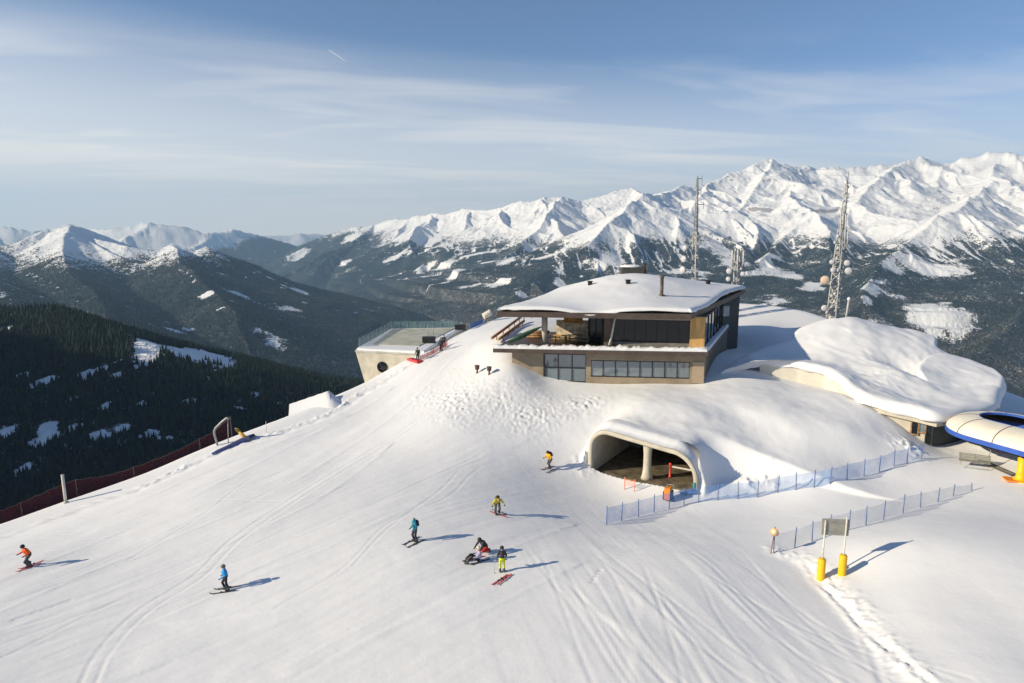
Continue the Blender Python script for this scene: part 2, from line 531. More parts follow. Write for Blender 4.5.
# farthest, palest ranges
RB = ridge_px([(-120, 226, 20), (-40, 229, 20), (0, 226, 20), (18, 227, 20), (34, 231, 20), (50, 229, 21), (70, 224, 21), (90, 229, 21), (112, 229, 20), (132, 224, 20), (152, 220, 20), (166, 223, 20), (184, 227, 20), (205, 233, 20), (232, 230, 21),
               (252, 233, 21.5), (270, 237, 22), (282, 241, 22.5), (300, 247, 23), (330, 262, 24)], 0.62, 2300, 9000, 22, 500)
auto_spurs(RB, 1300, TO_CAM, 0.5, 0.30, 4500, 0.7, 1200, 2200, -900)
ridge_px([(180, 236, 28), (240, 236, 28), (300, 233, 29), (340, 236, 30)], 0.5, 2000, 9000, 25, 700)

# the dark wooded hill on the left, the summit's own flanks, and an unseen ridge added beyond the left edge to keep the hill in shade
RD = [(-420, 296, 1.55), (-200, 299, 1.6), (-60, 301, 1.7), (0, 301, 1.72), (45, 302, 1.72), (75, 308, 1.66), (104, 319, 1.6), (140, 332, 1.54), (166, 341, 1.55), (200, 353, 1.6), (250, 366, 1.6), (300, 377, 1.65), (335, 388, 1.7), (420, 430, 1.8)]
RD = [(a_, b_ + 7, c_) for a_, b_, c_ in RD]
ridge_px(RD, 0.37, 3000, 2600, 0, 200)
for p, q, S in (((-2700, -900, 620), (-2400, 300, 640), .85), ((-2400, 300, 640), (-2350, 800, 520), .85), ((-2350, 800, 520), (-2300, 1150, 330), .85)):
    seg(p, q, S, 4000, 2600)
flank = -34 - 0.62 * np.maximum(0, np.hypot(GX - 8, GY - 70) - 112)
HT = np.maximum(HT, flank + 14 * fbm(GX / 130, GY / 130, 4) * sstep(150, 300, R_))
# erosion-like detail, stronger on the high ground
hi = sstep(-500, 700, HT) * sstep(2500, 6000, R_)
HT += (ridged(wx / 1050, wy / 1050, 6, 0.52) - 0.42) * (26 + 115 * hi) * sstep(2500, 5000, R_)
HT += fbm(wx / 330, wy / 330, 5, 0.55) * (7 + 20 * hi) * sstep(500, 1500, R_)
dn = sstep(2900, 2300, R_)
HT += dn * (16 * fbm(GX / 260, GY / 260, 5) + 10 * (ridged(GX / 420, GY / 420, 4) - 0.5)) * sstep(300, 900, R_)

PX, PY = proj(GX, np.maximum(GY, 1.0), HT)
def far_hit(px, py, rmin=600):
    a = math.atan2(px - 512, FL * cp + (341.5 - py) * sp)
    j = int(np.argmin(np.abs(aa - a))); i0 = np.searchsorted(rr, rmin)
    k = np.nonzero(PY[i0:, j] <= py)[0]
    if len(k) == 0: return None
    i = i0 + k[0]
    return GX[i, j], GY[i, j], HT[i, j], rr[i]

# land cover: forest below the tree line, open where meadows and clearings lie
tl = 20 + 230 * fbm(GX / 2600 + 1, GY / 2600, 3) + 150 * fbm(GX / 1300 + 3, GY / 1300 + 8, 5, 0.6) + 90 * fbm(GX / 260, GY / 260, 3)
tl = tl + np.where(GX < -1500, -20 - 80 * sstep(-3200, -4300, GX) * sstep(9500, 8500, R_), 0) - 350 * sstep(18000, 21000, R_) * sstep(-7600, -8800, GX) + 120 * sstep(15500, 17500, R_) * sstep(-8800, -7600, GX)
forest = sstep(170, -330, HT - tl)
md = fbm(GX / 620 + 50, GY / 420 + 20, 5, 0.55)
forest *= 1 - sstep(0.12, 0.46, md) * sstep(-1000, -600, HT) * sstep(2500, 5000, R_) * np.where(GX > -2500, 1, 0.45)
md2 = fbm(GX / 150 + 11, GY / 110 - 3, 4, 0.5)
forest *= 1 - 0.9 * sstep(0.30, 0.62, md2) * sstep(-1050, -500, HT) * sstep(2500, 5000, R_)
ch_ = 1 - np.abs(fbm(wx / 260 + 7, wy / 1500, 4, 0.55)) * 2.2
forest *= 1 - 0.95 * sstep(0.80, 0.97, ch_) * sstep(-620, -120, HT - tl) * (0.3 + 0.7 * sstep(-2600, -600, GX)) * sstep(3000, 5000, R_)
CLEAR = [(940, 319, 27, 10), (915, 262, 22, 5), (938, 268, 16, 5), (892, 268, 9, 5), (870, 290, 7, 5), (868, 300, 4, 3), (415, 236, 16, 4), (432, 243, 7, 4), (352, 238, 9, 3), (300, 252, 9, 3), (345, 262, 6, 2),
         (395, 257, 10, 2), (447, 262, 14, 2), (505, 262, 9, 3), (455, 271, 8, 2), (560, 283, 8, 3), (600, 268, 6, 3), (520, 295, 6, 3), (490, 228, 8, 3), (610, 262, 10, 3),
         (720, 252, 10, 5), (735, 262, 12, 6), (770, 268, 12, 6), (790, 276, 12, 4), (812, 288, 10, 4),
         (188, 353, 26, 6), (216, 359, 22, 6), (150, 343, 14, 3), (98, 372, 17, 3), (116, 377, 7, 4), (47, 383, 11, 4), (24, 375, 6, 3), (105, 407, 9, 4), (74, 400, 5, 3), (142, 405, 5, 3), (190, 402, 6, 2.5),
         (6, 435, 9, 7), (48, 434, 11, 9), (75, 430, 8, 6), (102, 436, 9, 6), (122, 428, 10, 4), (150, 434, 10, 5), (165, 441, 8, 3), (8, 329, 8, 2.5), (60, 449, 8, 4), (22, 470, 7, 4), (240, 408, 7, 2.5), (255, 395, 5, 2), (282, 404, 5, 2), (320, 384, 7, 2), (176, 332, 9, 1.5), (190, 330, 5, 1.5), (206, 296, 6, 2),
         (395, 338, 6, 2)]
cn = fbm(GX / 60, GY / 60, 4, 0.6); cn2 = fbm(GX / 260, GY / 260, 4, 0.6)
for px, py, ax, ay in CLEAR:
    h0 = far_hit(px, py)
    if h0 is None: continue
    ha = far_hit(px, py - ay); hb = far_hit(px, py + ay)
    R0 = h0[3]; rl = ax / FL * R0
    rd = 0.5 * (min(ha[3] if ha else R0 * 1.1, R0 * 1.14) - max(hb[3] if hb else R0 * 0.9, R0 * 0.86))
    rd = max(rd, rl * (0.35 if R0 < 3000 else 0.9))
    ux, uy = h0[0] / np.hypot(h0[0], h0[1]), h0[1] / np.hypot(h0[0], h0[1])
    dx, dy = GX - h0[0], GY - h0[1]
    e = np.sqrt(((dx * uy - dy * ux) / rl) ** 2 + ((dx * ux + dy * uy) / rd) ** 2) + 1.05 * (cn if R0 < 3000 else cn2)
    forest = np.where(e < 1.5, forest * sstep(0.45, 1.5, e), forest)
floor_m = sstep(-1200, -1262, HT) * sstep(0.1, -0.15, fbm(GX / 700 + 9, GY / 700, 3))

def mountain_material():
    m, t, b = new_mat("mountain_cover")
    tc = NN(t, 'ShaderNodeTexCoord').outputs['Object']
    at = NN(t, 'ShaderNodeAttribute', attribute_name='forest').outputs['Fac']
    fl = NN(t, 'ShaderNodeAttribute', attribute_name='fields').outputs['Fac']
    nz = NN(t, 'ShaderNodeSeparateXYZ'); t.links.new(NN(t, 'ShaderNodeNewGeometry').outputs['Normal'], nz.inputs[0])
    n_big = noise(t, 1 / 400, 5, 0.6, tc); n_mid = noise(t, 1 / 70, 4, 0.65, tc); n_tree = noise(t, 1 / 22, 3, 0.7, tc)
    # snow and bare rock on steep ground
    rk = mth(t, 'ADD', nz.outputs['Z'], mth(t, 'MULTIPLY', mth(t, 'SUBTRACT', n_mid, 0.5), 0.60))
    rk = mth(t, 'ADD', rk, mth(t, 'MULTIPLY', mth(t, 'SUBTRACT', n_big, 0.5), 0.10))
    rock_f = mapr(t, rk, 0.66, 0.54)
    pz = NN(t, 'ShaderNodeSeparateXYZ'); t.links.new(tc, pz.inputs[0])
    rock_f = mth(t, 'MULTIPLY', rock_f, mapr(t, pz.outputs['Z'], -300.0, 50.0, 0.05, 1.0))
    rock = mixc(t, n_mid, (0.10, 0.095, 0.09), (0.24, 0.225, 0.21))
    snow = mixc(t, n_big, (0.80, 0.80, 0.81), (0.87, 0.87, 0.87))
    open_c = mixc(t, mth(t, 'MULTIPLY', rock_f, 0.75), snow, rock)
    # forest: dark crowns with pale ground glimpsed between them
    crowns = mixc(t, mapr(t, n_mid, 0.3, 0.7), (0.008, 0.020, 0.024), (0.024, 0.036, 0.035))
    crowns = mixc(t, mapr(t, n_big, 0.45, 0.75, 0.0, 0.6), crowns, (0.060, 0.055, 0.046))
    crowns = mixc(t, mth(t, 'MULTIPLY', NN(t, 'ShaderNodeAttribute', attribute_name='bare').outputs['Fac'], mapr(t, n_big, 0.3, 0.6, 0.2, 0.65)), crowns, (0.105, 0.092, 0.075))
    gap = mapr(t, mth(t, 'ADD', mth(t, 'MULTIPLY', n_tree, 0.6), mth(t, 'MULTIPLY', n_mid, 0.4)), 0.50, 0.63)
    wood = mixc(t, mth(t, 'MULTIPLY', gap, mth(t, 'MULTIPLY', NN(t, 'ShaderNodeAttribute', attribute_name='openness').outputs['Fac'], mapr(t, n_big, 0.38, 0.62, 0.12, 0.70))), crowns, (0.55, 0.55, 0.56))
    edge = mth(t, 'ADD', at, mth(t, 'MULTIPLY', mth(t, 'SUBTRACT', n_tree, 0.5), 1.9))
    edge = mth(t, 'ADD', edge, mth(t, 'MULTIPLY', mth(t, 'SUBTRACT', n_mid, 0.5), 1.5))
    ff = mapr(t, edge, 0.38, 0.60)
    col = mixc(t, ff, open_c, wood)
    fields = mixc(t, mapr(t, n_mid, 0.4, 0.6), (0.16, 0.12, 0.08), (0.34, 0.28, 0.21))
    t.links.new(mixc(t, fl, col, fields), b.inputs['Base Color'])
    b.inputs['Roughness'].default_value = 0.8; b.inputs['Specular IOR Level'].default_value = 0.1
    hgt = mth(t, 'ADD', mth(t, 'MULTIPLY', n_mid, mth(t, 'SUBTRACT', 24.0, mth(t, 'MULTIPLY', ff, 14.0))), mth(t, 'MULTIPLY', mth(t, 'MULTIPLY', n_tree, ff), 16.0))
    bump(t, b, hgt, 0.8, 1.0)
    return m
mesh_np("mountain_terrain", np.stack([GX, GY, HT], -1).reshape(-1, 3), grid_quads(*GX.shape)[:, ::-1], mountain_material(), True, {'forest': forest, 'fields': floor_m, 'openness': 0.25 + 0.75 * sstep(-2600, -200, GX), 'bare': sstep(-350, -950, HT) * sstep(-2600, -600, GX) * sstep(4500, 7000, R_)})
tag(bpy.data.objects["mountain_terrain"], kind='structure')

# the woods: every conifer of the near hill and a thinner cover of the farther slopes, one mass of trees
def bil(F, a, r):
    j = np.clip(np.searchsorted(aa, a) - 1, 0, len(aa) - 2); i = np.clip(np.searchsorted(rr, r) - 1, 0, len(rr) - 2)
    u = (a - aa[j]) / (aa[j + 1] - aa[j]); v = (r - rr[i]) / (rr[i + 1] - rr[i])
    return (F[i, j] * (1 - u) + F[i, j + 1] * u) * (1 - v) + (F[i + 1, j] * (1 - u) + F[i + 1, j + 1] * u) * v
def wood_points(n, a0, a1, r0, r1, seed, p=1.0):
    g = np.random.RandomState(seed)
    a = np.radians(a0 + (a1 - a0) * g.rand(n)); r = (r0 ** p + (r1 ** p - r0 ** p) * g.rand(n)) ** (1 / p)
    f = bil(forest, a, r); z = bil(HT, a, r)
    k = f > 0.25 + 0.55 * g.rand(n)
    return a[k], r[k], z[k], g
V = []; T = []; off = 0; TV = []
def conifers(a, r, z, g, hmin, hmax, seg_n, tiers):
    global off
    n = len(a); h = hmin + (hmax - hmin) * g.rand(n) ** 1.3; w = h * (0.13 + 0.13 * g.rand(n)); ph = g.rand(n) * 6.28
    x = r * np.sin(a); y = r * np.cos(a); tint = g.rand(n)
    lean = (g.rand(n, 2) - 0.5) * 0.08
    for k in range(tiers):
        lo = k * 0.36 * (tiers > 1) + 0.04; top = 1.0 if k == tiers - 1 else 0.62 + 0.1 * g.rand(n)
        rad = w * (1 - 0.42 * k)
        ring = []
        for q in range(seg_n):
            t = ph + 2 * np.pi * q / seg_n + k; j = rad * (0.75 + 0.5 * g.rand(n))
            ring.append(np.stack([x + j * np.cos(t), y + j * np.sin(t), z - 1 + h * (lo + 0.05 * g.rand(n))], -1))
        apex = np.stack([x + lean[:, 0] * h, y + lean[:, 1] * h, z - 1 + h * top], -1)
        v = np.stack(ring + [apex], 1); m = seg_n + 1
        base = off + np.arange(n)[:, None] * m
        for q in range(seg_n):
            T.append(np.stack([base[:, 0] + q, base[:, 0] + (q + 1) % seg_n, base[:, 0] + seg_n], -1))
        V.append(v.reshape(-1, 3)); TV.append(np.repeat(tint, m)); off += n * m
conifers(*wood_points(95000, -46, 6, 560, 2350, 21, 2.0), 6, 23, 6, 2)
conifers(*wood_points(210000, -40, 46, 2600, 10500, 22, 1.6), 8, 23, 4, 1)
def forest_material():
    m, t, b = new_mat("conifer_needles")
    at = NN(t, 'ShaderNodeAttribute', attribute_name='tint').outputs['Fac']
    tc = NN(t, 'ShaderNodeTexCoord').outputs['Object']
    c = mixc(t, at, (0.006, 0.019, 0.020), (0.036, 0.052, 0.030))
    c = mixc(t, mapr(t, noise(t, 1 / 160, 4, 0.6, tc), 0.52, 0.72, 0, 0.6), c, (0.055, 0.046, 0.028))
    c = mixc(t, mapr(t, noise(t, 0.8, 2, 0.6, tc), 0.64, 0.74, 0, 0.22), c, (0.4, 0.4, 0.42))
    t.links.new(c, b.inputs['Base Color']); b.inputs['Roughness'].default_value = 0.9; b.inputs['Specular IOR Level'].default_value = 0.1
    return m
mesh_np("conifer_forest", np.concatenate(V), np.concatenate(T), forest_material(), False, {'tint': np.concatenate(TV)})
tag(bpy.data.objects["conifer_forest"], 'dark conifer forest covering the hills and valley slopes below the summit', 'forest', kind='stuff')

# the air between: one even, pale box of haze round everything
hz = MB(); hz.box((0, 0, 450), (74000, 74000, 3700))
hzm = bpy.data.materials.new("air_haze"); hzm.use_nodes = True; hzm.node_tree.nodes.clear()
ho = hzm.node_tree.nodes.new('ShaderNodeOutputMaterial'); hv = hzm.node_tree.nodes.new('ShaderNodeVolumePrincipled')
hv.inputs['Color'].default_value = (0.42, 0.68, 1.0, 1); hv.inputs['Density'].default_value = 3.2e-5; hv.inputs['Anisotropy'].default_value = 0.15
hzm.node_tree.links.new(hv.outputs[0], ho.inputs['Volume'])
tag(hz.build("haze", hzm), 'pale blue haze filling the valleys between the mountains', 'haze', kind='stuff')

# ------------------------------------------------------------------ the summit: snow ground with the piste
CTRL = [(27, 568, 47), (225, 590, 43), (414, 541, 47.3), (503, 573, 43.4), (497, 515, 52.5), (548, 469, 64.0), (600, 467, 65.5), (645, 478, 62.8), (692, 491, 60),
        (841, 579, 42.5), (1024, 683, 28.4), (965, 493, 56.5), (1015, 480, 58.5), (930, 449, 66), (770, 553, 46), (860, 476, 60.8), (760, 490, 59.8), (700, 560, 44.3), (600, 620, 37.2),
        (512, 683, 31.8), (300, 640, 37.3), (0, 683, 34.5), (200, 500, 57.5), (300, 450, 68), (100, 545, 51),
        (0, 528, 58), (64, 505, 61.5), (150, 475, 66), (220, 445.5, 71), (300, 415.5, 77.5), (330, 402, 81), (385, 376, 87), (440, 348.5, 96), (500, 319, 113),
        (418, 362, 88), (441, 350, 92), (480, 369, 82), (511, 362, 80), (430, 400, 77), (400, 400, 79), (450, 385, 80), (370, 420, 75), (560, 384, 79.0), (545, 384, 79.2), (526, 373, 79.6), (490, 344, 86.5), (505, 329, 98), (470, 353, 88), (620, 387, 78.4), (690, 387, 77.6), (706, 384, 77.6),
        (735, 373, 80.8), (738, 369, 81.8), (752, 373, 80.6), (790, 386, 78.5), (850, 396, 74), (874, 409, 69.6), (905, 429, 68.2), (920, 441, 67.2), (938, 448, 67), (962, 440, 70), (985, 428, 74), (735, 474, 61.6), (714, 452, 65.2), (742, 440, 65.5), (700, 420, 67), (730, 420, 68), (800, 440, 63.8), (760, 412, 68.5), (850, 430, 65.0), (880, 452, 63.6), (820, 408, 70.5),
        (700, 402, 71.5), (640, 402, 71.5), (580, 436, 68.2), (582, 466, 65), (560, 410, 72.5), (500, 400, 74.5), (450, 420, 70), (480, 440, 66.5), (530, 440, 67.2), (430, 455, 64), (590, 400, 75),
        (742, 346, 103), (770, 330, 107), (745, 324, 112), (795, 335, 108), (985, 470, 60.5), (1000, 430, 68), (1015, 397, 90), (980, 520, 48), (912, 543, 43.4), (930, 610, 36.6), (1024, 580, 38), (870, 640, 35), (860, 545, 45.2)]
ctrl = [tuple(P(*c)) for c in CTRL]
ctrl += [(-45, 20, CZ - 24), (-25, 0, CZ - 23.5), (0, 0, CZ - 22.5), (25, 0, CZ - 21.5), (60, 10, CZ - 20.5), (75, 45, CZ - 20.5), (80, 70, CZ - 20.5), (50, 118, CZ - 13), (22, 128, CZ - 13), (12, 100, CZ - 13.8), (20, 92, CZ - 14.5)]
g_tps = TPS(ctrl, 6.0)
crest = [tuple(P(-150, 580, 51)[:2]), tuple(P(-60, 545, 54.5)[:2])] + [tuple(P(*c)[:2]) for c in ((0, 528, 58), (64, 505, 61.5), (150, 475, 66), (220, 445.5, 71), (300, 415.5, 77.5), (330, 402, 81), (385, 376, 87), (440, 348.5, 96), (500, 319, 113))]
crest = [(-62, -40)] + crest + [(12, 132), (40, 124), (58, 110), (66, 95), (72, 80), (84, 60), (90, 20), (90, -40)]
crest_s = smooth_line(crest, 4)

def inside(x, y, poly):
    c = np.zeros(np.shape(x), bool)
    for (ax, ay), (bx, by) in zip(poly, poly[1:] + poly[:1]):
        with np.errstate(divide='ignore', invalid='ignore'):
            c ^= ((ay > y) != (by > y)) & (x < (bx - ax) * (y - ay) / (by - ay) + ax)
    return c
PORT = None
def sfp(q, w): return w * np.logaddexp(0, q / w)
def mound(x, y, z):
    if PORT is None: return z
    u, v = puv(x, y)
    fs = 2.0 + 30 * sstep(-0.8, -0.45, u) * sstep(PL + 1.0, PL + 0.5, u)
    t = np.interp(u, (0, PL), (4.75, 4.0))
    h = PORT + t + 0.08 * np.clip(v, 0, 8) - 0.55 * sfp(v - 9.0, 1.0) - 3.2 * sfp(-u - 0.3, 0.5 + 0.1 * np.clip(v, 0, 8)) - (0.34 + 3.2 * sstep(5.5, 1.5, v)) * sfp(u - PL - 0.2, 0.25 + 0.1 * np.clip(v, 0, 8)) - fs * np.maximum(0, 0.35 - v)
    return np.where((v > -6) & (np.abs(u - PL / 2) < 25) & (v < 25), smax(z, h + 0.25 * fbm(x / 4, y / 4, 3) * sstep(1, 4, v), 0.7 + 1.9 * sstep(0.5, 4, v)), z)
def base_z(x, y):
    z = g_tps(x, y)
    d, sg, al = pdist(x, y, crest_s)
    o = np.where(inside(x, y, crest_s), 0.0, d)
    z = z - np.where(o < 3, 0.1 * o * o, 0.9 + 0.62 * (o - 3))
    return mound(x, y, z)
_yy = np.concatenate([np.arange(22, 145, 0.25)])
def ghit(px, py, f=None):
    q = np.array([P(px, py, y) for y in _yy])
    h = (f or base_z)(q[:, 0], q[:, 1])
    k = np.nonzero(q[:, 2] < h)[0]
    if len(k) == 0:
        k = [int(np.argmin(q[:, 2] - h))]
    i = max(1, k[0])
    a = q[i - 1, 2] - h[i - 1]; b = q[i, 2] - h[i]
    t = a / (a - b) if a > 0 and b < 0 else 0
    return q[i - 1] + (q[i] - q[i - 1]) * t
def gline(*pts, n=6):
    return [tuple(q[:2]) for q in smooth_line([ghit(*p) for p in pts], n)]

PORT_A, PORT_B = np.array(ghit(592, 467)[:2]), np.array(ghit(693, 492)[:2])
PU = (PORT_B - PORT_A); PL = float(np.linalg.norm(PU)); PU /= PL; PV = np.array((-PU[1], PU[0]))      # along the mouth, and inwards
PZ = float(base_z(*(PORT_A + PORT_B) / 2)) - 0.1
PORT = PZ
def puv(x, y):
    return (x - PORT_A[0]) * PU[0] + (y - PORT_A[1]) * PU[1], (x - PORT_A[0]) * PV[0] + (y - PORT_A[1]) * PV[1]

lip = gline((-40, 552), (0, 538), (70, 512), (130, 491), (170, 474), (222, 449), (262, 437), (330, 413), (360, 393), (388, 378), (420, 358), (445, 345))
kick = gline((288, 413), (300, 409), (318, 404), (336, 402))
pair = gline((440, 400), (420, 420), (350, 465), (279, 510), (232, 543), (199, 576), (143, 612), (105, 650), (88, 683), (70, 720))
bank = gline((776, 552), (800, 562), (822, 580), (846, 606), (868, 634), (892, 664), (925, 700))
tracks = [gline((822, 582), (846, 612), (876, 642), (905, 668), (940, 700)), gline((812, 578), (838, 602), (862, 628), (884, 650), (930, 690)), gline((824, 588), (842, 600), (858, 625), (870, 650), (884, 690)),
          gline((806, 565), (835, 598), (872, 632), (918, 676), (950, 705))]
fans = [gline((562, 596), (612, 622), (652, 652), (680, 690)), gline((600, 570), (648, 606), (690, 648), (716, 690)), gline((640, 560), (690, 600), (735, 650), (760, 690)),
        gline((668, 548), (726, 598), (768, 640), (800, 690)), gline((700, 545), (752, 590), (806, 640), (846, 690)), gline((540, 620), (566, 648), (584, 690)), gline((735, 552), (790, 596), (835, 640), (874, 690)),
        gline((628, 575), (640, 600), (638, 640), (628, 690)), gline((590, 600), (628, 640), (640, 690))]
sweeps = [gline((-20, 622), (120, 560), (260, 500), (360, 440), (440, 372), (470, 345)), gline((-20, 590), (90, 545), (210, 488), (310, 436), (380, 398)), gline((-20, 566), (70, 528), (160, 492), (260, 450), (330, 424)),
          gline((-20, 640), (150, 575), (300, 510), (380, 455)), gline((180, 660), (330, 605), (480, 570), (640, 540)), gline((260, 680), (420, 640), (560, 575)), gline((330, 660), (460, 600), (600, 560)),
          gline((-10, 655), (120, 612), (300, 560), (430, 500)), gline((200, 620), (330, 600), (470, 565), (560, 530))]
_rt = np.random.RandomState(31); ski_tracks = []
for _k in range(46):
    _l = _k < 26
    _x, _y = (ghit(200 + 380 * _rt.rand(), 420 + 120 * _rt.rand())[:2] if _l else ghit(480 + 260 * _rt.rand(), 540 + 40 * _rt.rand())[:2])
    _h = (3.85 + 0.5 * _rt.randn() * 0.5) if _l else (4.95 + 0.18 * _rt.randn()); _ph = 6.28 * _rt.rand(); _am = (0.06 + 0.35 * _rt.rand() ** 2) if _l else (0.02 + 0.09 * _rt.rand()); _wl = 8 + 12 * _rt.rand(); _p = []
    for _s in range(int(22 + 30 * _rt.rand())):
        _a = _h + _am * math.sin(_s * 0.8 / _wl * 6.28 + _ph); _p.append((_x, _y)); _x += 0.8 * math.cos(_a); _y += 0.8 * math.sin(_a)
    ski_tracks.append(_p)
prints = [ghit(px, py)[:2] for px, py in zip(np.linspace(14, 70, 11), np.linspace(620.5, 601, 11))] + [ghit(px, py)[:2] for px, py in zip(np.linspace(600, 592, 5), np.linspace(570, 582, 5))]
_rp = [ghit(*q)[:2] for q in ((392, 400), (430, 372), (470, 356), (512, 364), (552, 386), (592, 392), (600, 420), (584, 450), (560, 462), (500, 452), (440, 440), (395, 430))]
def in_poly_soft(x, y, poly, w):
    d, _, _ = pdist(x, y, poly + [poly[0]])
    c = np.zeros(np.shape(x), bool)
    for (ax, ay), (bx, by) in zip(poly, poly[1:] + poly[:1]):
        with np.errstate(divide='ignore', invalid='ignore'):
            c ^= ((ay > y) != (by > y)) & (x < (bx - ax) * (y - ay) / (by - ay) + ax)
    return np.where(c, sstep(0, w, d), 0.0)

def near(x, y, line, R, f):
    """apply f(distance, side, along) only close to a line"""
    o = np.zeros(x.shape); xs = [p[0] for p in line]; ys = [p[1] for p in line]
    m = (x > min(xs) - R) & (x < max(xs) + R) & (y > min(ys) - R) & (y < max(ys) + R)
    if m.any():
        d, s, a = pdist(x[m], y[m], line); o[m] = f(d, s, a, x[m], y[m])
    return o

def detail_z(x, y):
    x = np.asarray(x, float); y = np.asarray(y, float)
    z = 0.06 * fbm(x / 9, y / 9, 3) + 0.018 * fbm(x / 1.7, y / 1.7, 3)
    # trampled, lumpy snow below the restaurant
    r = in_poly_soft(x, y, [tuple(q) for q in _rp], 8.0)
    lum = np.maximum(0, perlin(x / 0.40 + 3, y / 0.52)) + 0.6 * np.maximum(0, perlin(x / 0.34, y / 0.38 + 8))
    z = z + r * 0.70 * (0.24 * lum - 0.14 * np.maximum(0, perlin(x / 0.5 + 40, y / 0.62)) + 0.10 * fbm(x / 1.5, y / 2.2, 3)) * (0.55 + 0.9 * sstep(-.4, .5, perlin(x / 5, y / 5)))
    # groomer and ski streaks, along the piste on the left and down the fall line on the right
    wr = sstep(-3, 6, x - 0.25 * (y - 45)) * sstep(62, 54, y); wl = (1 - sstep(-3, 6, x - 0.25 * (y - 45))) * (1 - r)
    st = lambda cx_, cy_, a, b: fbm((x * cy_ - y * cx_) / a, (x * cx_ + y * cy_) / b, 3, 0.6)
    z = z + wl * (0.024 * st(.75, .66, 0.55, 14) + 0.05 * st(.75, .66, 2.6, 40)) + wr * sstep(18.5, 16, x) * (0.014 * st(.23, -.97, 0.45, 16) + 0.022 * st(.23, -.97, 1.5, 60))
    mk = sstep(62.5, 66, y) * sstep(3, 9, x) * sstep(60, 50, x) * sstep(80, 76, y)
    z = z + mk * (0.20 * fbm(x / 6, y / 6, 3) + 0.02 * ridged(x / 1.6, y / 2.6, 3))
    # ploughed edge of the piste, with the lip beyond it banked up
    z = z + near(x, y, lip, 2.2, lambda d, s, a, X, Y: (0.27 * np.exp(-(d / 0.45) ** 2) * (0.1 + 1.1 * np.maximum(0, 0.6 * perlin(X / 1.1, Y / 1.1) + 0.6 * perlin(X / .45, Y / .45) + 0.35 * perlin(X / .22, Y / .22))) - 0.20 * np.exp(-((d * s + 0.75) / 0.45) ** 2) * (0.3 + np.maximum(0, perlin(a / 1.6, a * 0 + 4)))))
    z = z + near(x, y, lip, 9, lambda d, s, a, X, Y: 0.10 * sstep(0, 2.2, d * s) * sstep(9, 5, d * s))
    # take-off ramp by the edge
    z = z + near(x, y, pair, 1.6, lambda d, s, a, X, Y: (-0.05 * np.exp(-((d - 0.42) / 0.10) ** 2) + 0.02 * np.exp(-((d - 0.62) / 0.10) ** 2)) * sstep(0, 6, a) * (.6 + .4 * perlin(a / 4, a * 0)))
    for k, l in enumerate(sweeps):
        z = z + near(x, y, l, 3.2, lambda d, s, a, X, Y: (0.03 * np.exp(-(d / 0.25) ** 2) + 0.06 * sstep(-1.8, 1.8, d * s) * sstep(3.2, 1.8, d)) * sstep(-.5, .4, perlin(a / 9, a * 0 + 3.3 * k) + .25))
    for k, l in enumerate(fans):
        z = z + near(x, y, l, 2.2, lambda d, s, a, X, Y: (0.020 * np.exp(-((d - 0.1) / 0.14) ** 2) + 0.026 * sstep(-0.2, 0.3, d * s) * sstep(1.8, 0.3, d)) * sstep(0, 4, a) * (.5 + .5 * sstep(-.5, .4, perlin(a / 5, a * 0 + 1.7 * k))))
    for l in ski_tracks:
        z = z + near(x, y, l, 0.5, lambda d, s, a, X, Y: (-0.019 * np.exp(-(d / 0.10) ** 2) + 0.009 * np.exp(-((d - 0.24) / 0.09) ** 2)) * sstep(0, 3, a))
    # bank on the right with ski tracks along its edge
    z = z + near(x, y, bank, 7.5, lambda d, s, a, X, Y: 0.32 * sstep(-0.7, 1.2, d * s) * sstep(7.5, 2.5, d * s) * sstep(0, 3, a) + 0.22 * np.maximum(0, perlin(X / .45, Y / .45) + .5 * perlin(X / .2, Y / .2)) * np.exp(-((d * s - 0.3) / 0.8) ** 2) - 0.03 * np.exp(-((d * s + 0.9) / 0.5) ** 2))
    for k, l in enumerate(tracks):
        z = z + near(x, y, l, 0.8, lambda d, s, a, X, Y: (-0.07 * np.exp(-(d / 0.12) ** 2)) * sstep(-.5, .3, perlin(a / 3, a * 0 + 2.2 * k)) + 0.03 * np.exp(-((d - 0.3) / 0.12) ** 2))
    for q in prints:
        m = (np.abs(x - q[0]) < 0.6) & (np.abs(y - q[1]) < 0.6)
        if m.any(): z[m] -= 0.09 * np.exp(-(((x[m] - q[0]) / 0.10) ** 2 + ((y[m] - q[1]) / 0.10) ** 2))
    # lumps pushed aside at the foot of the mound, left of the tunnel mouth and along the blue net
    for q, rad, amp in ((PORT_A - PU * 0.6 - PV * 0.3, 1.3, 0.22), (np.array(ghit(770, 482)[:2]), 0.8, 0.8), (np.array(ghit(748, 484)[:2]), 0.7, 0.6), (np.array(ghit(908, 448)[:2]), 1.3, 0.5), (np.array(ghit(585, 405)[:2]), 2.0, 0.3)):
        m = (np.abs(x - q[0]) < 3 * rad) & (np.abs(y - q[1]) < 3 * rad)
        if m.any(): z[m] += amp * np.exp(-((x[m] - q[0]) ** 2 + (y[m] - q[1]) ** 2) / rad ** 2) * (0.35 + np.maximum(0, perlin(x[m] / .55, y[m] / .55) + .4 * perlin(x[m] / .25, y[m] / .25)))
    return z
def gz(x, y):
    x = np.atleast_1d(np.asarray(x, float)); y = np.atleast_1d(np.asarray(y, float))
    return base_z(x, y) + detail_z(x, y)
def ground_pt(px, py):
    q = ghit(px, py); q[2] = gz(q[0], q[1])[0]
    return Vector([float(c) for c in q])

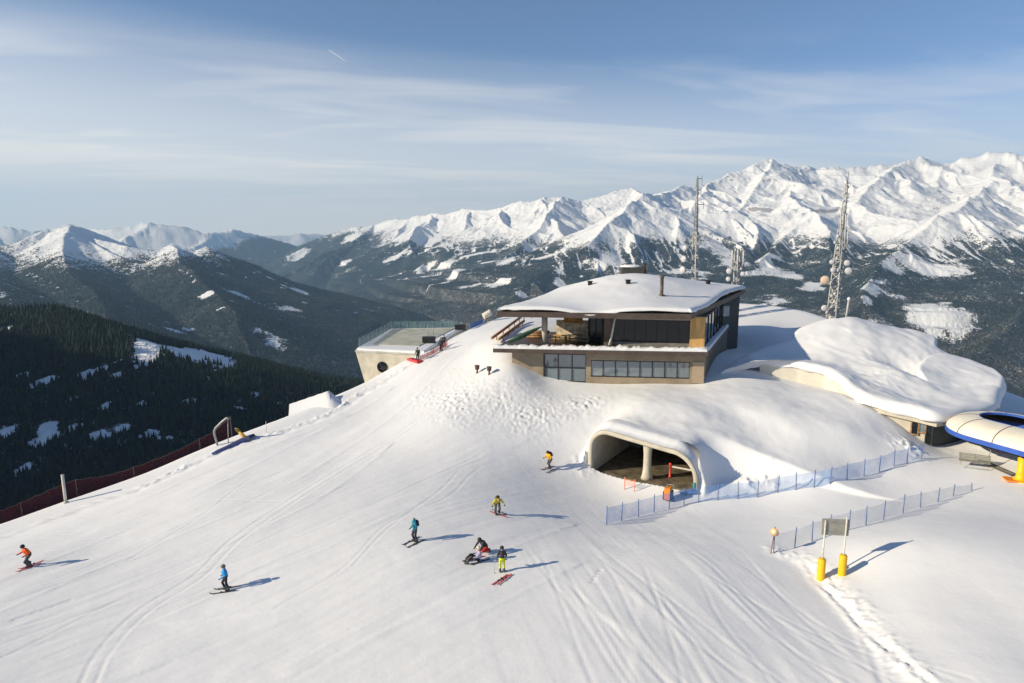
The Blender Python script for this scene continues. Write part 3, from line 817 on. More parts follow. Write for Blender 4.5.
xs = np.concatenate([np.arange(-135, -50, 3.0), np.arange(-50, -36, 0.5), np.arange(-36, 48, 0.14), np.arange(48, 66, 0.5), np.arange(66, 128, 3.0)])
ys = np.concatenate([np.arange(-60, 22, 3.0), np.arange(22, 29, 0.7), np.arange(29, 66, 0.13), np.arange(66, 90, 0.2), np.arange(90, 125, 0.5), np.arange(125, 190, 3.0)])
SX, SY = np.meshgrid(xs, ys)
SZ = base_z(SX, SY) + detail_z(SX, SY)
U_, V_ = puv(SX, SY)
hole = (U_ > -0.2) & (U_ < PL + 0.2) & (V_ > -0.1) & (V_ < 1.4)
kq = ~(hole[:-1, :-1] | hole[1:, 1:] | hole[1:, :-1] | hole[:-1, 1:])
SNOW = snow_mat("piste_snow", 1.0)
SNOW_SOFT = snow_mat("drift_snow", 0.45)
mesh_np("snow_ground", np.stack([SX, SY, SZ], -1).reshape(-1, 3), grid_quads(*SX.shape, keep=kq), SNOW, True)
tag(bpy.data.objects["snow_ground"], kind='structure')

# ------------------------------------------------------------------ materials for the buildings
CONC = M("pale_concrete", (0.50, 0.46, 0.38), 0.85, 0.14, 0.8, bmp=0.25)
CONC_G = M("grey_concrete", (0.42, 0.42, 0.38), 0.8, 0.2, 0.6, bmp=0.3)
BEIGE = M("beige_render", (0.30, 0.24, 0.17), 0.85, 0.16, 0.7, bmp=0.15)
BROWN = M("brown_metal", (0.085, 0.062, 0.05), 0.5, 0.2, 1.0)
DARK = M("dark_cladding", (0.035, 0.045, 0.045), 0.6, 0.25, 0.8)
WOOD = M("larch_boards", (0.60, 0.36, 0.13), 0.7, 0.25, 3.0, stretch=(1, 1, 0.15))
TIMBER = M("old_timber", (0.30, 0.18, 0.09), 0.8, 0.35, 3.0)
BLACK = M("black_metal", (0.02, 0.02, 0.022), 0.5, 0.3, 4.0)
STEEL = M("steel", (0.32, 0.33, 0.34), 0.45, 0.2, 5.0, metal=0.3)
ICE = M("rime_ice", (0.74, 0.75, 0.77), 0.6, 0.08, 2.0, bmp=0.5)
YELLOW = M("yellow_pad", (0.80, 0.47, 0.01), 0.5, 0.08, 3.0)
ROCK = M("stone_wall", (0.70, 0.58, 0.42), 0.85, 0.45, 1.6, bmp=0.6)
GREEN = M("green_canvas", (0.06, 0.13, 0.08), 0.8, 0.25, 2.0)
ORANGE = M("orange_panel", (0.75, 0.24, 0.03), 0.6, 0.15, 2.0)
DIRT = M("wet_gravel", (0.13, 0.105, 0.07), 0.75, 0.5, 0.9, bmp=0.6)
def glass_mat(name, base, ior, rough=0.03):
    m, t, b = new_mat(name)
    f = noise(t, 0.5, 3, 0.5)
    t.links.new(mixc(t, f, tuple(c * 0.7 for c in base), tuple(c * 1.3 for c in base)), b.inputs['Base Color'])
    b.inputs['Roughness'].default_value = rough; b.inputs['IOR'].default_value = ior
    bump(t, b, noise(t, 0.45, 2, 0.4), 0.06, 0.3)
    return m
GLASS = glass_mat("dark_window_glass", (0.010, 0.013, 0.016), 1.45)
GLASS_R = glass_mat("reflecting_glass", (0.15, 0.19, 0.21), 2.1)
def clear_mat(name, col, dens):
    m, t, b = new_mat(name)
    b.inputs['Base Color'].default_value = (*col, 1); b.inputs['Roughness'].default_value = 0.1; b.inputs['Alpha'].default_value = dens
    t.links.new(mapr(t, noise(t, 1.5, 3), 0.3, 0.7, dens * 0.85, min(1, dens * 1.15)), b.inputs['Alpha'])
    return m
CLEAR_G = clear_mat("clear_balustrade", (0.25, 0.40, 0.40), 0.35)

def px_xy(px, py, Y): return P(px, py, Y)[:2]
def star_shell(outline, c, ztop, thick, lip, name, mat, parent, rings=26, rough=0.10, n=6, under=True, fl=3.0, bulge=0.0):
    """snow lying on a roof: a thick sheet with rounded edges over a plan outline"""
    ol = np.array([q for q in smooth_line(list(outline) + [outline[0]], n)][:-1]); k = len(ol); c = np.array(c)
    s = np.concatenate([np.linspace(0.0, 0.9, rings), np.array([0.93, 0.955, 0.975, 0.99, 1.0])])
    X = c[0] + s[:, None] * (ol[None, :, 0] - c[0]); Y = c[1] + s[:, None] * (ol[None, :, 1] - c[1])
    R = np.hypot(ol[:, 0] - c[0], ol[:, 1] - c[1])[None, :] * (1 - s[:, None])
    e = np.clip(1 - R / lip, 0, 1)
    Z = ztop(X, Y) - thick * 0.75 * (1 - np.sqrt(np.clip(1 - e * e, 0, 1))) + (rough * fbm(X / fl, Y / fl, 4) + 0.3 * rough * ridged(X / 1.9, Y / 2.6, 3)) * np.clip(R / 0.4, 0.3, 1)
    X2, Y2 = X[-1] + 0.12 * perlin(X[-1] * 1.7, Y[-1] * 1.7), Y[-1] + 0.12 * perlin(X[-1] * 1.7 + 9, Y[-1] * 1.7)
    rows = [np.stack([X, Y, Z], -1)]
    zb = ztop(X[-1], Y[-1]) - thick * (1.0 + 0.28 * perlin(X[-1] * 0.9 + Y[-1] * 0.7, X[-1] * 0 + 2))
    rows.append(np.stack([X2, Y2, zb], -1)[None])
    rows.append(np.stack([c[0] + 0.97 * (X2 - c[0]), c[1] + 0.97 * (Y2 - c[1]), zb - 0.02], -1)[None])
    g = np.concatenate(rows, 0); g = np.concatenate([g, g[:, :1]], 1)
    v = g.reshape(-1, 3).copy()
    if parent is not None: v -= np.array(parent_loc(parent))
    return mesh_np(name, v, grid_quads(*g.shape[:2])[:, ::-1], mat, True, parent=parent)
def glazing(parent, p, q, z0, z1, n, glass, frame, t=0.10, fw=0.09, rows=0, name="window"):
    """glass slab between plan points with a frame and mullions a little proud of it (seen from the right of p->q)"""
    p = np.array(p[:2], float); q = np.array(q[:2], float); d = (q - p) / np.linalg.norm(q - p); nr = np.array((d[1], -d[0]))
    w = MB(); w.wall(p, q, z0, z1, t); o = w.build(name, glass, parent)
    f = MB()
    for k in range(n + 1):
        c = p + (q - p) * k / n
        f.box((*(c + nr * 0.03), (z0 + z1) / 2), (fw, 0.12, z1 - z0), math.atan2(d[1], d[0]))
    L = np.linalg.norm(q - p); m = (p + q) / 2
    for z in [z0 + fw / 2, z1 - fw / 2] + [z0 + (z1 - z0) * (i + 1) / (rows + 1) for i in range(rows)]:
        f.box((*(m + nr * 0.034), z), (L + fw * 1.1, 0.13, fw), math.atan2(d[1], d[0]))
    fo = f.build("frame", frame, None); fo.parent = o
    inv = (Matrix.Translation(parent_loc(parent)) @ parent_rot(parent)).inverted()
    fo.data.transform(inv)
    return o

# ------------------------------------------------------------------ the restaurant
rest = empty("restaurant_building", P(600, 383, 80), 0, "two storey mountain restaurant with beige walls, dark glazing and a wide snow covered roof", "restaurant")
zr0, zr1 = CZ - 9.42, CZ - 8.80           # roof slab
zs0, zs1 = CZ - 13.62, CZ - 13.16         # terrace slab
rfl, rfr, rbr, rbl = px_xy(497, 313, 79), px_xy(691, 317, 76.5), px_xy(745, 292, 104), px_xy(561, 292, 106)
sfl, sfr, sbr, sbl = px_xy(493, 351, 79), px_xy(708, 354, 76.6), px_xy(729, 325, 99), px_xy(520, 335, 92)
b = MB(); b.prism([rfl, rfr, rbr, rbl], [zr0, zr0, zr0 + 0.6, zr0 + 0.6], [zr1, zr1, zr1 + 0.6, zr1 + 0.6]); b.build("roof", BROWN, rest)
b = MB(); b.prism([sfl, sfr, sbr, sbl], zs0, zs1); b.build("terrace_slab", BROWN, rest)
# ground floor
g0, g1 = px_xy(512, 365, 80.6), px_xy(705, 367, 78.0)
gd = (g1 - g0); gl = np.linalg.norm(gd); gd /= gl; gn = np.array((-gd[1], gd[0]))
def gp(px):      # point of the front line under a pixel column
    lo, hi = 0, gl
    for _ in range(30):
        m = (lo + hi) / 2; q = g0 + gd * m
        if proj(q[0], q[1], CZ - 15)[0] < px: lo = m
        else: hi = m
    return g0 + gd * lo
zg = CZ - 18.6
b = MB()
ea, eb, wa, wb = gp(544.5), gp(586), gp(591), gp(690)
ztop = zs0 - 0.004
zw0, zw1 = CZ - 16.62, CZ - 14.60
b.wall(g0, ea, zg, ztop, 0.4); b.wall(ea, eb, ztop - 0.28, ztop, 0.4)
b.wall(eb, wa, zg, ztop, 0.4); b.wall(wa, wb, zg, zw0, 0.4); b.wall(wa, wb, zw1, ztop, 0.4); b.wall(wb, g1, zg, ztop, 0.4)
b.build("ground_floor_wall", BEIGE, rest)
sb = px_xy(727, 340, 97.5)
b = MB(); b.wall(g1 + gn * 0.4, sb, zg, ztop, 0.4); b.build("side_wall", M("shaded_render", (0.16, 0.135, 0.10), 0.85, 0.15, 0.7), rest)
glazing(rest, ea + gn * 0.12, eb + gn * 0.12, CZ - 17.35, ztop - 0.284, 3, GLASS_R, BLACK, fw=0.12, rows=1, name="entrance_glazing")
glazing(rest, wa + gn * 0.12, wb + gn * 0.12, zw0, zw1, 8, GLASS_R, BLACK, fw=0.11)
b = MB(); b.wall(ea - gd * 0.12 - gn * 0.05, ea - gd * 0.02 - gn * 0.05, CZ - 17.6, ztop, 0.3); b.build("post", BLACK, rest)
b = MB(); b.box((*(g1 - gd * 0.75 - gn * 0.03), CZ - 15.85), (1.3, 0.10, 2.5), math.atan2(gd[1], gd[0])); b.build("wall_panel", M("light_render", (0.42, 0.33, 0.23), 0.85, 0.08, 0.7), rest)
# upper floor
zu0, zu1 = zs1 + 0.004, zr0 - 0.004
u0, u1 = px_xy(604, 330, 80.6), px_xy(705, 331, 78.6)
ud = (u1 - u0); ul = np.linalg.norm(ud); ud /= ul; un = np.array((-ud[1], ud[0]))
def up(px):
    lo, hi = -20, ul
    for _ in range(30):
        m = (lo + hi) / 2; q = u0 + ud * m
        if proj(q[0], q[1], CZ - 11.3)[0] < px: lo = m
        else: hi = m
    return u0 + ud * lo
b = MB(); b.wall(up(604), up(613.5), zu0, zu1, 1.2); b.build("pillar", M("brown_panels", (0.12, 0.085, 0.065), 0.7, 0.2, 1.2), rest)
glazing(rest, up(613.5) + un * 0.5, up(690) + un * 0.5, zu0 + 0.55, zu1 - 0.45, 7, GLASS, BLACK, fw=0.10)
b = MB(); b.wall(up(613.5) + un * 0.3, up(690) + un * 0.3, zu1 - 0.45, zu1, 0.5); b.build("lintel", M("pale_soffit", (0.40, 0.34, 0.27), 0.8, 0.1, 1.0), rest)
b = MB(); b.wall(up(613.5) + un * 0.35, up(690) + un * 0.35, zu0, zu0 + 0.55, 0.5); b.build("sill_wall", M("grey_sill", (0.20, 0.19, 0.17), 0.8, 0.2, 1.0), rest)
b = MB()
for k in range(12):      # upright boards
    q0 = up(690) + (u1 - up(690)) * k / 12; q1 = up(690) + (u1 - up(690)) * (k + 0.96) / 12
    b.wall(q0, q1, zu0 + 0.02, zu1, 0.5 + 0.01 * (k % 2))
b.build("wood_panel", WOOD, rest)
t0, t1 = px_xy(722, 320, 97), px_xy(738.5, 322, 101.5)
glazing(rest, u1 + un * 0.5, t0, zu0 + 0.2, zu1 - 0.02, 6, GLASS, BLACK, fw=0.12)
b = MB(); b.prism([t0, t1, t1 + np.array((1.0, 6)), t0 + np.array((-2, 7))], CZ - 18, zr0 + 0.45); tw = b.build("stair_tower", DARK, rest)
b = MB(); tm = t0 * 0.85 + t1 * 0.15; b.box((tm[0] - 0.35, tm[1] - 0.5, CZ - 10.7), (1.1, 1.2, 1.5), 0.4, 0.04); b.build("cabinet", M("pale_cabinet", (0.5, 0.5, 0.5), 0.6, 0.1), rest)
# back rooms that close the upper floor
b = MB(); q0, q1 = up(575) + un * 9, up(604) + un * 9
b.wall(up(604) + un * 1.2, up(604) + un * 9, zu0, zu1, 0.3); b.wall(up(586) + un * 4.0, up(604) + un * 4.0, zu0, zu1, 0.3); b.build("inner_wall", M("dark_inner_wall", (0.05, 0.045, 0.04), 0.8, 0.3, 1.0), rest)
glazing(rest, up(588) + un * 3.6, up(601) + un * 3.6, zu0, zu1 - 0.25, 2, GLASS, BLACK, fw=0.16, name="terrace_door")
b = MB(); q = up(544) + un * 0.6; b.tube([(q[0], q[1], zu0), (q[0], q[1], zu1)], 0.36, 14); b.build("column", CONC, rest)
b = MB(); q0, q1 = up(609.5), up(615); b.tube([(q0[0] - un[0] * .25, q0[1] - un[1] * .25, zu0 + 0.2), (q0[0] * .6 + q1[0] * .4 - un[0] * .25, q0[1] * .6 + q1[1] * .4 - un[1] * .25, zu0 + 1.3), (q1[0] - un[0] * .25, q1[1] - un[1] * .25, zu1)], 0.12, 8); b.build("slanted_strut", M("white_strut", (.7, .69, .66), .6, .1), rest)
# snow on the roof and along the terrace edge, icicles, vents
def lerp2(p, q, t): return np.array(p) * (1 - t) + np.array(q) * t
zt = TPS([(*rfl, zr1 + 0.56), (*rfr, zr1 + 0.56), (*lerp2(rfl, rfr, .33), zr1 + .56), (*lerp2(rfl, rfr, .66), zr1 + .56), (*rbr, zr1 + 1.2), (*rbl, zr1 + 0.9), tuple(P(594, 312, 78)), tuple(P(640, 274, 97)), tuple(P(600, 278, 97)), tuple(P(705, 284, 98)), tuple(P(560, 290, 98)),
          tuple(P(640, 290, 87)), tuple(P(690, 301, 84)), tuple(P(540, 301, 86)), tuple(P(590, 287, 92))], 0.0)
def lerp2(p, q, t): return np.array(p) * (1 - t) + np.array(q) * t
ro = [lerp2(rfl, rfr, t) for t in (0.012, .2, .4, .6, .8, .985)] + [lerp2(rfr, rbr, t) for t in (0.02, .25, .5, .75, .97)] + [lerp2(rbr, rbl, t) for t in (0.03, .33, .66, .98)] + [lerp2(rbl, rfl, t) for t in (0.03, .25, .5, .75, .98)]
star_shell(ro, (rfl + rfr + rbr + rbl) / 4, zt, 0.40, 0.7, "roof_snow", SNOW_SOFT, rest, rough=0.10, n=5)
b = MB()
rs_ = np.random.RandomState(5)
def snow_strip(mb, p, q, z, w, h, nrm, n=60):
    rows = []
    for k in range(n + 1):
        c = lerp2(p, q, k / n); hh = h * (0.75 + 0.5 * rs_.rand()); j = 0.06 * rs_.randn()
        rows.append([(*(c + nrm * 0.02), z + 0.005), (*(c + nrm * (0.0 + j * .3)), z + hh * 0.6), (*(c + nrm * (0.12 + j)), z + hh), (*(c + nrm * w * 0.6), z + hh * (1.0 + .2 * rs_.randn())), (*(c + nrm * w), z + 0.02)])
    mb.sheet(rows)
sn = np.array((-(sfr - sfl)[1], (sfr - sfl)[0])); sn /= np.linalg.norm(sn)
sdir = (sfr - sfl) / np.linalg.norm(sfr - sfl)
snow_strip(b, sfl + sdir * 0.05, sfr - sdir * 0.1, zs1, 1.75, 0.34, sn, 90)
sn2 = np.array((-(sbr - sfr)[1], (sbr - sfr)[0])); sn2 /= np.linalg.norm(sn2)
snow_strip(b, sfr + sn2 * 0.02, sbr, zs1, 1.7, 0.30, sn2, 50)
b.build("terrace_snow", SNOW_SOFT, rest)
def roof_z(x, y): return float(zt(np.array([x]), np.array([y]))[0])
def roof_hit(px, py):
    for Y in np.arange(76, 112, 0.2):
        q = P(px, py, Y)
        if q[2] < roof_z(q[0], q[1]): return q
    return q
for px, py in ((590, 285), (628, 284), (708, 284)):
    q = roof_hit(px, py); b = MB(); z = roof_z(q[0], q[1])
    b.box((q[0], q[1], z + 0.2), (0.55, 0.5, 0.5), 0.1, 0.04); b.box((q[0], q[1], z + 0.5), (0.7, 0.65, 0.1), 0.1); b.build("roof_vent", BLACK, rest)
q = roof_hit(661.5, 296); z = roof_z(q[0], q[1]); b = MB()
b.lathe((q[0], q[1], z - 0.1), [(0.42, 0), (0.42, 0.22), (0.22, 0.26), (0.22, 2.35), (0.3, 2.37), (0.3, 2.6), (0.05, 2.62)], 14); b.build("flue_pipe", M("flue_metal", (0.10, 0.085, 0.075), 0.5, 0.2, 3), rest)
q = P(632, 271, 99); b = MB(); zc = roof_z(q[0], q[1]); b.box((q[0], q[1], zc + 0.35), (3.3, 1.8, 1.1), 0.0, 0.05); b.box((q[0] + 1.75, q[1] + 0.1, zc + 0.7), (0.55, 0.9, 1.7), 0.0, 0.04)
ch = b.build("chimney", M("dark_chimney", (0.06, 0.06, 0.055), 0.7, 0.3, 2), rest)
b = MB(); b.lathe((0, 0, 0), [(0.01, 0.34), (0.9, 0.30), (1.5, 0.16), (1.62, 0.0), (1.5, -0.03)], 20)
s_ = b.build("chimney_snow", SNOW_SOFT); s_.parent = ch; s_.data.transform(Matrix.Diagonal((1, 0.58, 1, 1))); s_.location = (q[0] - 0.15 - rest.location.x, q[1] - rest.location.y, zc + 0.95 - rest.location.z)

# the terrace under the roof: stone bar, benches, stacked timber
def yaw(d): return math.atan2(d[1], d[0])
bar = empty("stone_bar", (*(up(568) + un * 6), zu0), yaw(ud), "rough stone bar counter with timber top under the restaurant roof", "bar")
c0, c1 = up(551) + un * 6, up(587) + un * 6
b = MB(); b.wall(c0, c1, zu0, zu0 + 2.3, 0.5); b.build("stone_front", ROCK, bar)
b = MB(); b.box((*((c0 + c1) / 2 + un * 0.2), zu0 + 2.45), (float(np.linalg.norm(c1 - c0)) * 0.55, 1.0, 0.9), yaw(ud), 0.05); b.build("timber_top", M("orange_timber", (0.50, 0.25, 0.07), 0.7, 0.3, 2), bar)
def bench_set(px, dv, label, kind):
    c = up(px) + un * dv; t = empty("picnic_table", (*c, zu0), yaw(ud) + 0.2 * math.sin(px), label, "table", "tables stacked on the snowy terrace")
    def bx(n, p, d, m): bb = MB(); bb.box(p, d, None, 0.01); o = bb.build(n, m, None); o.parent = t; return o
    bx("tabletop", (0, 0, 0.76), (1.8, 0.8, 0.06), kind)
    for sx in (-0.7, 0.7): bx("leg", (sx, 0, 0.365), (0.08, 0.7, 0.73), TIMBER)
    for sy in (-0.75, 0.75): bx("bench_seat", (0, sy, 0.44), (1.8, 0.28, 0.05), kind)
    bx("crossbar", (0, 0, 0.38), (1.3, 0.06, 0.08), TIMBER)
bench_set(558, 3.0, "light timber picnic table on the terrace beside the concrete column", WOOD)
bench_set(573, 3.6, "dark timber picnic table on the terrace in front of the stone bar", TIMBER)
bench_set(581, 1.9, "grey picnic table on the terrace nearest the dark doorway", M("grey_timber", (0.33, 0.30, 0.24), 0.8, 0.2, 3))
def heap(px, dv, label):
    c = up(px) + un * dv; t = empty("timber_stack", (*c, zu0), yaw(ud), label, "timber")
    for k in range(9):
        bb = MB(); y = (k % 3) * 0.34 - 0.34; z = 0.16 + 0.3 * (k // 3)
        bb.tube([(-1.2 + 0.1 * (k % 2), y, z), (1.2 + 0.06 * k, y + 0.03 * k, z)], 0.15, 8); o = bb.build("log", TIMBER, None); o.parent = t
heap(530, 5.5, "stack of brown logs at the open left end of the terrace")
# green folded canvas leaning on the terrace edge
c = empty("folded_awning", (*px_xy(527, 334, 82.5), zs1), 0, "long dark green folded canvas lying slanted at the terrace edge", "awning")
b = MB(); p0, p1 = P(509, 342, 80.5), P(543, 326, 83)
rows = []
for k in range(13):
    t = k / 12; q = p0 * (1 - t) + p1 * t; w = 0.10 + 0.55 * math.sin(math.pi * min(1, 0.12 + t * 0.95)) ** 0.7
    rows.append([(q[0], q[1] - 0.1, q[2] - w * 0.5), (q[0], q[1] - 0.28, q[2]), (q[0], q[1] - 0.05, q[2] + w * 0.5), (q[0], q[1] + 0.3, q[2] + w * .1), (q[0], q[1] + 0.2, q[2] - w * .4), (q[0], q[1] - 0.1, q[2] - w * 0.5)])
b.sheet(rows); b.build("canvas", GREEN, c)
b = MB(); b.tube([p0 - np.array((0.4, 0, -.1)), p1 + np.array((0.5, 0.1, .15))], 0.07, 6); b.build("pole", STEEL, c)
# timber rails running down from the terrace onto the snow
for (a, z_), lab in ((((521, 317, 106), (492, 338, 86.5)), "upper long timber rail on the snow left of the restaurant terrace"), (((524, 321, 102), (499, 339, 86.0)), "lower long timber rail on the snow left of the restaurant terrace")):
    t = empty("timber_rail", P(*z_), 0, lab, "rail", "timber rails left of the terrace")
    p0, p1 = P(*a), P(*z_); p0[2] = max(p0[2], gz(p0[0], p0[1])[0] + .1); p1[2] = max(p1[2], gz(p1[0], p1[1])[0] + .1)
    b = MB(); b.tube([p0, p1], 0.20, 6); b.build("rail", M("red_timber", (0.36, 0.19, 0.10), 0.8, 0.3, 2), t)
    for k in range(5):
        q = p0 + (p1 - p0) * (k + 0.3) / 5; b = MB(); b.box((q[0], q[1], q[2] - 0.5), (0.14, 0.14, 1.0)); b.build("post", TIMBER, t)

# ------------------------------------------------------------------ reservoir building beyond the piste edge
rv = empty("reservoir_building", P(390, 372, 100), 0, "low pale concrete building with tapered wall, round window and glass railed snowy roof", "building")
vfl, vfr, vbr, vbl = px_xy(355.5, 350, 98), px_xy(424, 353, 95.0), px_xy(462, 329, 121), px_xy(391, 330, 119.5)
zv = CZ - 16.55
def taper(poly, z0, z1, ins):
    c = sum(poly) / 4; lo = [p + (c - p) * ins for p in poly]
    b = MB(); n = 4; v = [(*p, z0) for p in lo] + [(*p, z1) for p in poly]
    b.add(v, [(3, 2, 1, 0), (4, 5, 6, 7)] + [(i, (i + 1) % 4, 4 + (i + 1) % 4, 4 + i) for i in range(4)]); return b
lo_ins = 0.0
fl2 = px_xy(368, 380, 97.6); b = MB()
pts_lo = [fl2, vfr + np.array((0.5, 0)), vbr, vbl + np.array((3, 0))]; pts_hi = [vfl, vfr, vbr, vbl]
b.add([(*p, zv - 6.5) for p in pts_lo] + [(*p, zv - 0.25) for p in pts_hi], [(3, 2, 1, 0), (4, 5, 6, 7)] + [(i, (i + 1) % 4, 4 + (i + 1) % 4, 4 + i) for i in range(4)])
b.build("concrete_wall", CONC, rv)
b = MB(); e_ = [p + (p - sum(pts_hi) / 4) / np.linalg.norm(p - sum(pts_hi) / 4) * 0.12 for p in pts_hi]; b.prism(e_, zv - 0.246, zv); b.build("roof_slab", CONC_G, rv)
zd = TPS([(*p, zv + 0.28) for p in pts_hi] + [(*(sum(pts_hi) / 4), zv + 0.30)])
oo = [lerp2(pts_hi[i], pts_hi[(i + 1) % 4], t) for i in range(4) for t in (0.03, .33, .66, .97)]
star_shell(oo, sum(pts_hi) / 4, zd, 0.42, 0.5, "roof_snow", SNOW_SOFT, rv, 14, 0.05)
b = MB(); dkp = [lerp2(p, sum(pts_hi) / 4, t) for p, t in zip(pts_hi, (.30, .34, .16, .14))]; b.prism(dkp, zv + 0.05, [zv + 0.40] * 4); b.build("roof_deck", M("tan_deck", (0.44, 0.44, 0.37), 0.8, 0.18, 0.5), rv)
fdir = (vfr - vfl) / np.linalg.norm(vfr - vfl); fnr = np.array((fdir[1], -fdir[0]))
wq = P(382.5, 367, 97.0); tl_ = (wq[2] - (zv - 6.5)) / 6.25
wv = MB(); Rw = Matrix(((fdir[0], 0, fnr[0]), (fdir[1], 0, fnr[1]), (0, 1, 0)))
lo_p = lerp2(pts_lo[0], pts_lo[1], 0.0); hi_p = lerp2(vfl, vfr, 0)
face = lambda x: (lambda p: p)(x)
# keep the window on the wall plane
pl0 = np.array((*lerp2(vfl, vfr, .3), zv)); pl1 = np.array((*lerp2(pts_lo[0], pts_lo[1], .3), zv - 6.5)); pd = np.array((*fdir, 0)); pn = np.cross(pd, pl0 - pl1); pn /= np.linalg.norm(pn)
o_ = np.array((0, 0, CZ)); dd = wq - o_; wq = o_ + dd * (((pl0 - o_) @ pn) / (dd @ pn))
if pn[1] > 0: pn = -pn
wn = Vector(pn); Rw = Vector((0, 0, 1)).rotation_difference(wn).to_matrix()
wv.lathe(wq + pn * 0.01, [(0.72, -0.05), (0.72, 0.06)], 24, Rw); w_o = wv.build("round_window", GLASS, rv)
wv = MB()
ring = [wq + pn * 0.08 + np.array(Rw @ Vector((0.76 * math.cos(t), 0.76 * math.sin(t), 0))) for t in np.linspace(0, 2 * math.pi, 25)]
wv.tube(ring, 0.07, 6, False)
for t in (0.3, 0.3 + math.pi / 2): wv.tube([wq + pn * 0.08 + np.array(Rw @ Vector((s * 0.74 * math.cos(t), s * 0.74 * math.sin(t), 0))) for s in (-1, 1)], 0.05, 5)
f_ = wv.build("frame", BLACK); f_.parent = w_o; f_.data.transform(Matrix.Translation(-rv.location))
for n_, (p, q) in enumerate(((lerp2(vfl, vbl, .06), vbl), (vbl, lerp2(vbl, vbr, .93)))):
    c = (sum(pts_hi) / 4 - p) * 0.02
    b = MB(); b.wall(p + c, q + c, zv + 0.3, zv + 1.5, 0.03); gq = b.build("glass_balustrade", CLEAR_G, rv)
    for k in range(9):
        b = MB(); w = lerp2(p, q, k / 8) + c; b.box((*w, zv + 0.85), (0.06, 0.06, 1.35)); b.build("railing_post", STEEL, rv)
b = MB(); q = P(429, 344, 103); b.box((q[0], q[1], zv + 0.75), (2.0, 1.3, 0.95), 0.1, 0.04); b.build("roof_box", BLACK, rv)
b = MB(); q = P(463, 330, 118); b.box((q[0] - 0.5, q[1], zv + 0.7), (1.9, 1.0, 0.9), 0.1, 0.04); b.build("roof_box", BLACK, rv)
b = MB(); q = P(431, 336, 111); b.tube([(q[0] - .5, q[1], zv + .2), (q[0] - .5, q[1], zv + 1.9), (q[0] + .4, q[1], zv + 1.9), (q[0] + .4, q[1], zv + .2)], 0.06, 6); b.build("roof_ladder", STEEL, rv)

# ------------------------------------------------------------------ tunnel in the mound
tn = empty("tunnel_portal", (*((PORT_A + PORT_B) / 2), PZ), 0, "rounded concrete tunnel mouth with a column, set in the snowy mound below the restaurant", "tunnel")
def wp(u, v, z): q = PORT_A + PU * u + PV * v; return (q[0], q[1], PZ + z)
def prof(off=0.0, n=10):
    hl, hr, rl, rr_ = 4.15, 3.35, 1.5, 2.3
    o = [(-off, -0.6)]
    for k in range(n + 1):
        t = math.pi - k / n * math.pi / 2; o.append((rl + (rl + off) * math.cos(t), hl - rl + (rl + off) * math.sin(t)))
    for k in range(n + 1):
        t = math.pi / 2 - k / n * (math.pi / 2 - 0.05); o.append((PL - rr_ + (rr_ + off) * math.cos(t), hr - rr_ + (rr_ + off) * math.sin(t)))
    o.append((PL + off, -0.6)); return o
pi_, po_ = prof(0.0), prof(0.42)
b = MB()
DV = 10.0
rows = []
for pr, v in ((po_, DV), (po_, 1.0), (po_, 0.0), (prof(0.36), -0.10), (prof(0.06), -0.12), (pi_, -0.02), (pi_, 1.0), (pi_, DV)):
    rows.append([wp(u, v, z) for u, z in pr])
b.sheet(rows, True); b.build("concrete_shell", CONC, tn)
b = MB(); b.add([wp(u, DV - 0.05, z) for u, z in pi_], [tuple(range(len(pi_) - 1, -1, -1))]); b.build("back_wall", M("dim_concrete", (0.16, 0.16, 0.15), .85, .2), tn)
b = MB(); b.sheet([[wp(-0.4 + (PL + 0.8) * i / 14, -0.9 + (DV + 0.9) * j / 14, 0.04 + 0.04 * math.sin(i * 2.1 + j * 1.3) - (0.45 if j == 0 else 0)) for i in range(15)] for j in range(15)]); b.build("gravel_floor", DIRT, tn)
b = MB(); cu = PL * 0.52
b.lathe(wp(cu, 1.2, 0), [(0.62, 0.0), (0.50, 0.35), (0.40, 1.0), (0.38, 2.4), (0.44, 3.2), (0.58, 3.85)], 18); b.build("column", CONC, tn)
def dk(u, v, z, d, n, m):
    b = MB(); b.box(wp(u, v, z), d, yaw(PU), 0.03); return b.build(n, m, tn)
dk(PL * 0.30, DV - 0.25, 1.6, (3.2, 0.2, 3.0), "garage_door", BLACK)
# snow over the tunnel roof
us = np.concatenate([np.arange(-0.45, PL + 0.46, 0.1)]); vs = np.concatenate([np.arange(0.06, 1.2, 0.1), np.arange(1.2, 4.2, 0.2)])
UU, VV = np.meshgrid(us, vs); CX = PORT_A[0] + UU * PU[0] + VV * PV[0]; CY = PORT_A[1] + UU * PU[1] + VV * PV[1]
po_u = np.array([p[0] for p in po_[1:-1]]); po_z = np.array([p[1] for p in po_[1:-1]])
tz = PZ + np.interp(UU, po_u, po_z, left=-3, right=-3) + 0.20 * sstep(0, 1.0, VV) + 0.32 * sstep(0.5, 1.5, VV) * sstep(PL + 0.1, PL - 2.2, UU) + 0.03 - 1.5 * sstep(2.6, 4.2, VV)
nz_ = base_z(CX, CY) + detail_z(CX, CY) - 0.05
tz = np.where(UU < -0.42, PZ - 3, tz)
cz_ = tz + 0.06 * fbm(CX / 2, CY / 2, 3)
mesh_np("mound_snow", np.stack([CX, CY, cz_], -1).reshape(-1, 3), grid_quads(*UU.shape), SNOW_SOFT, True)
tag(bpy.data.objects["mound_snow"], kind='structure')

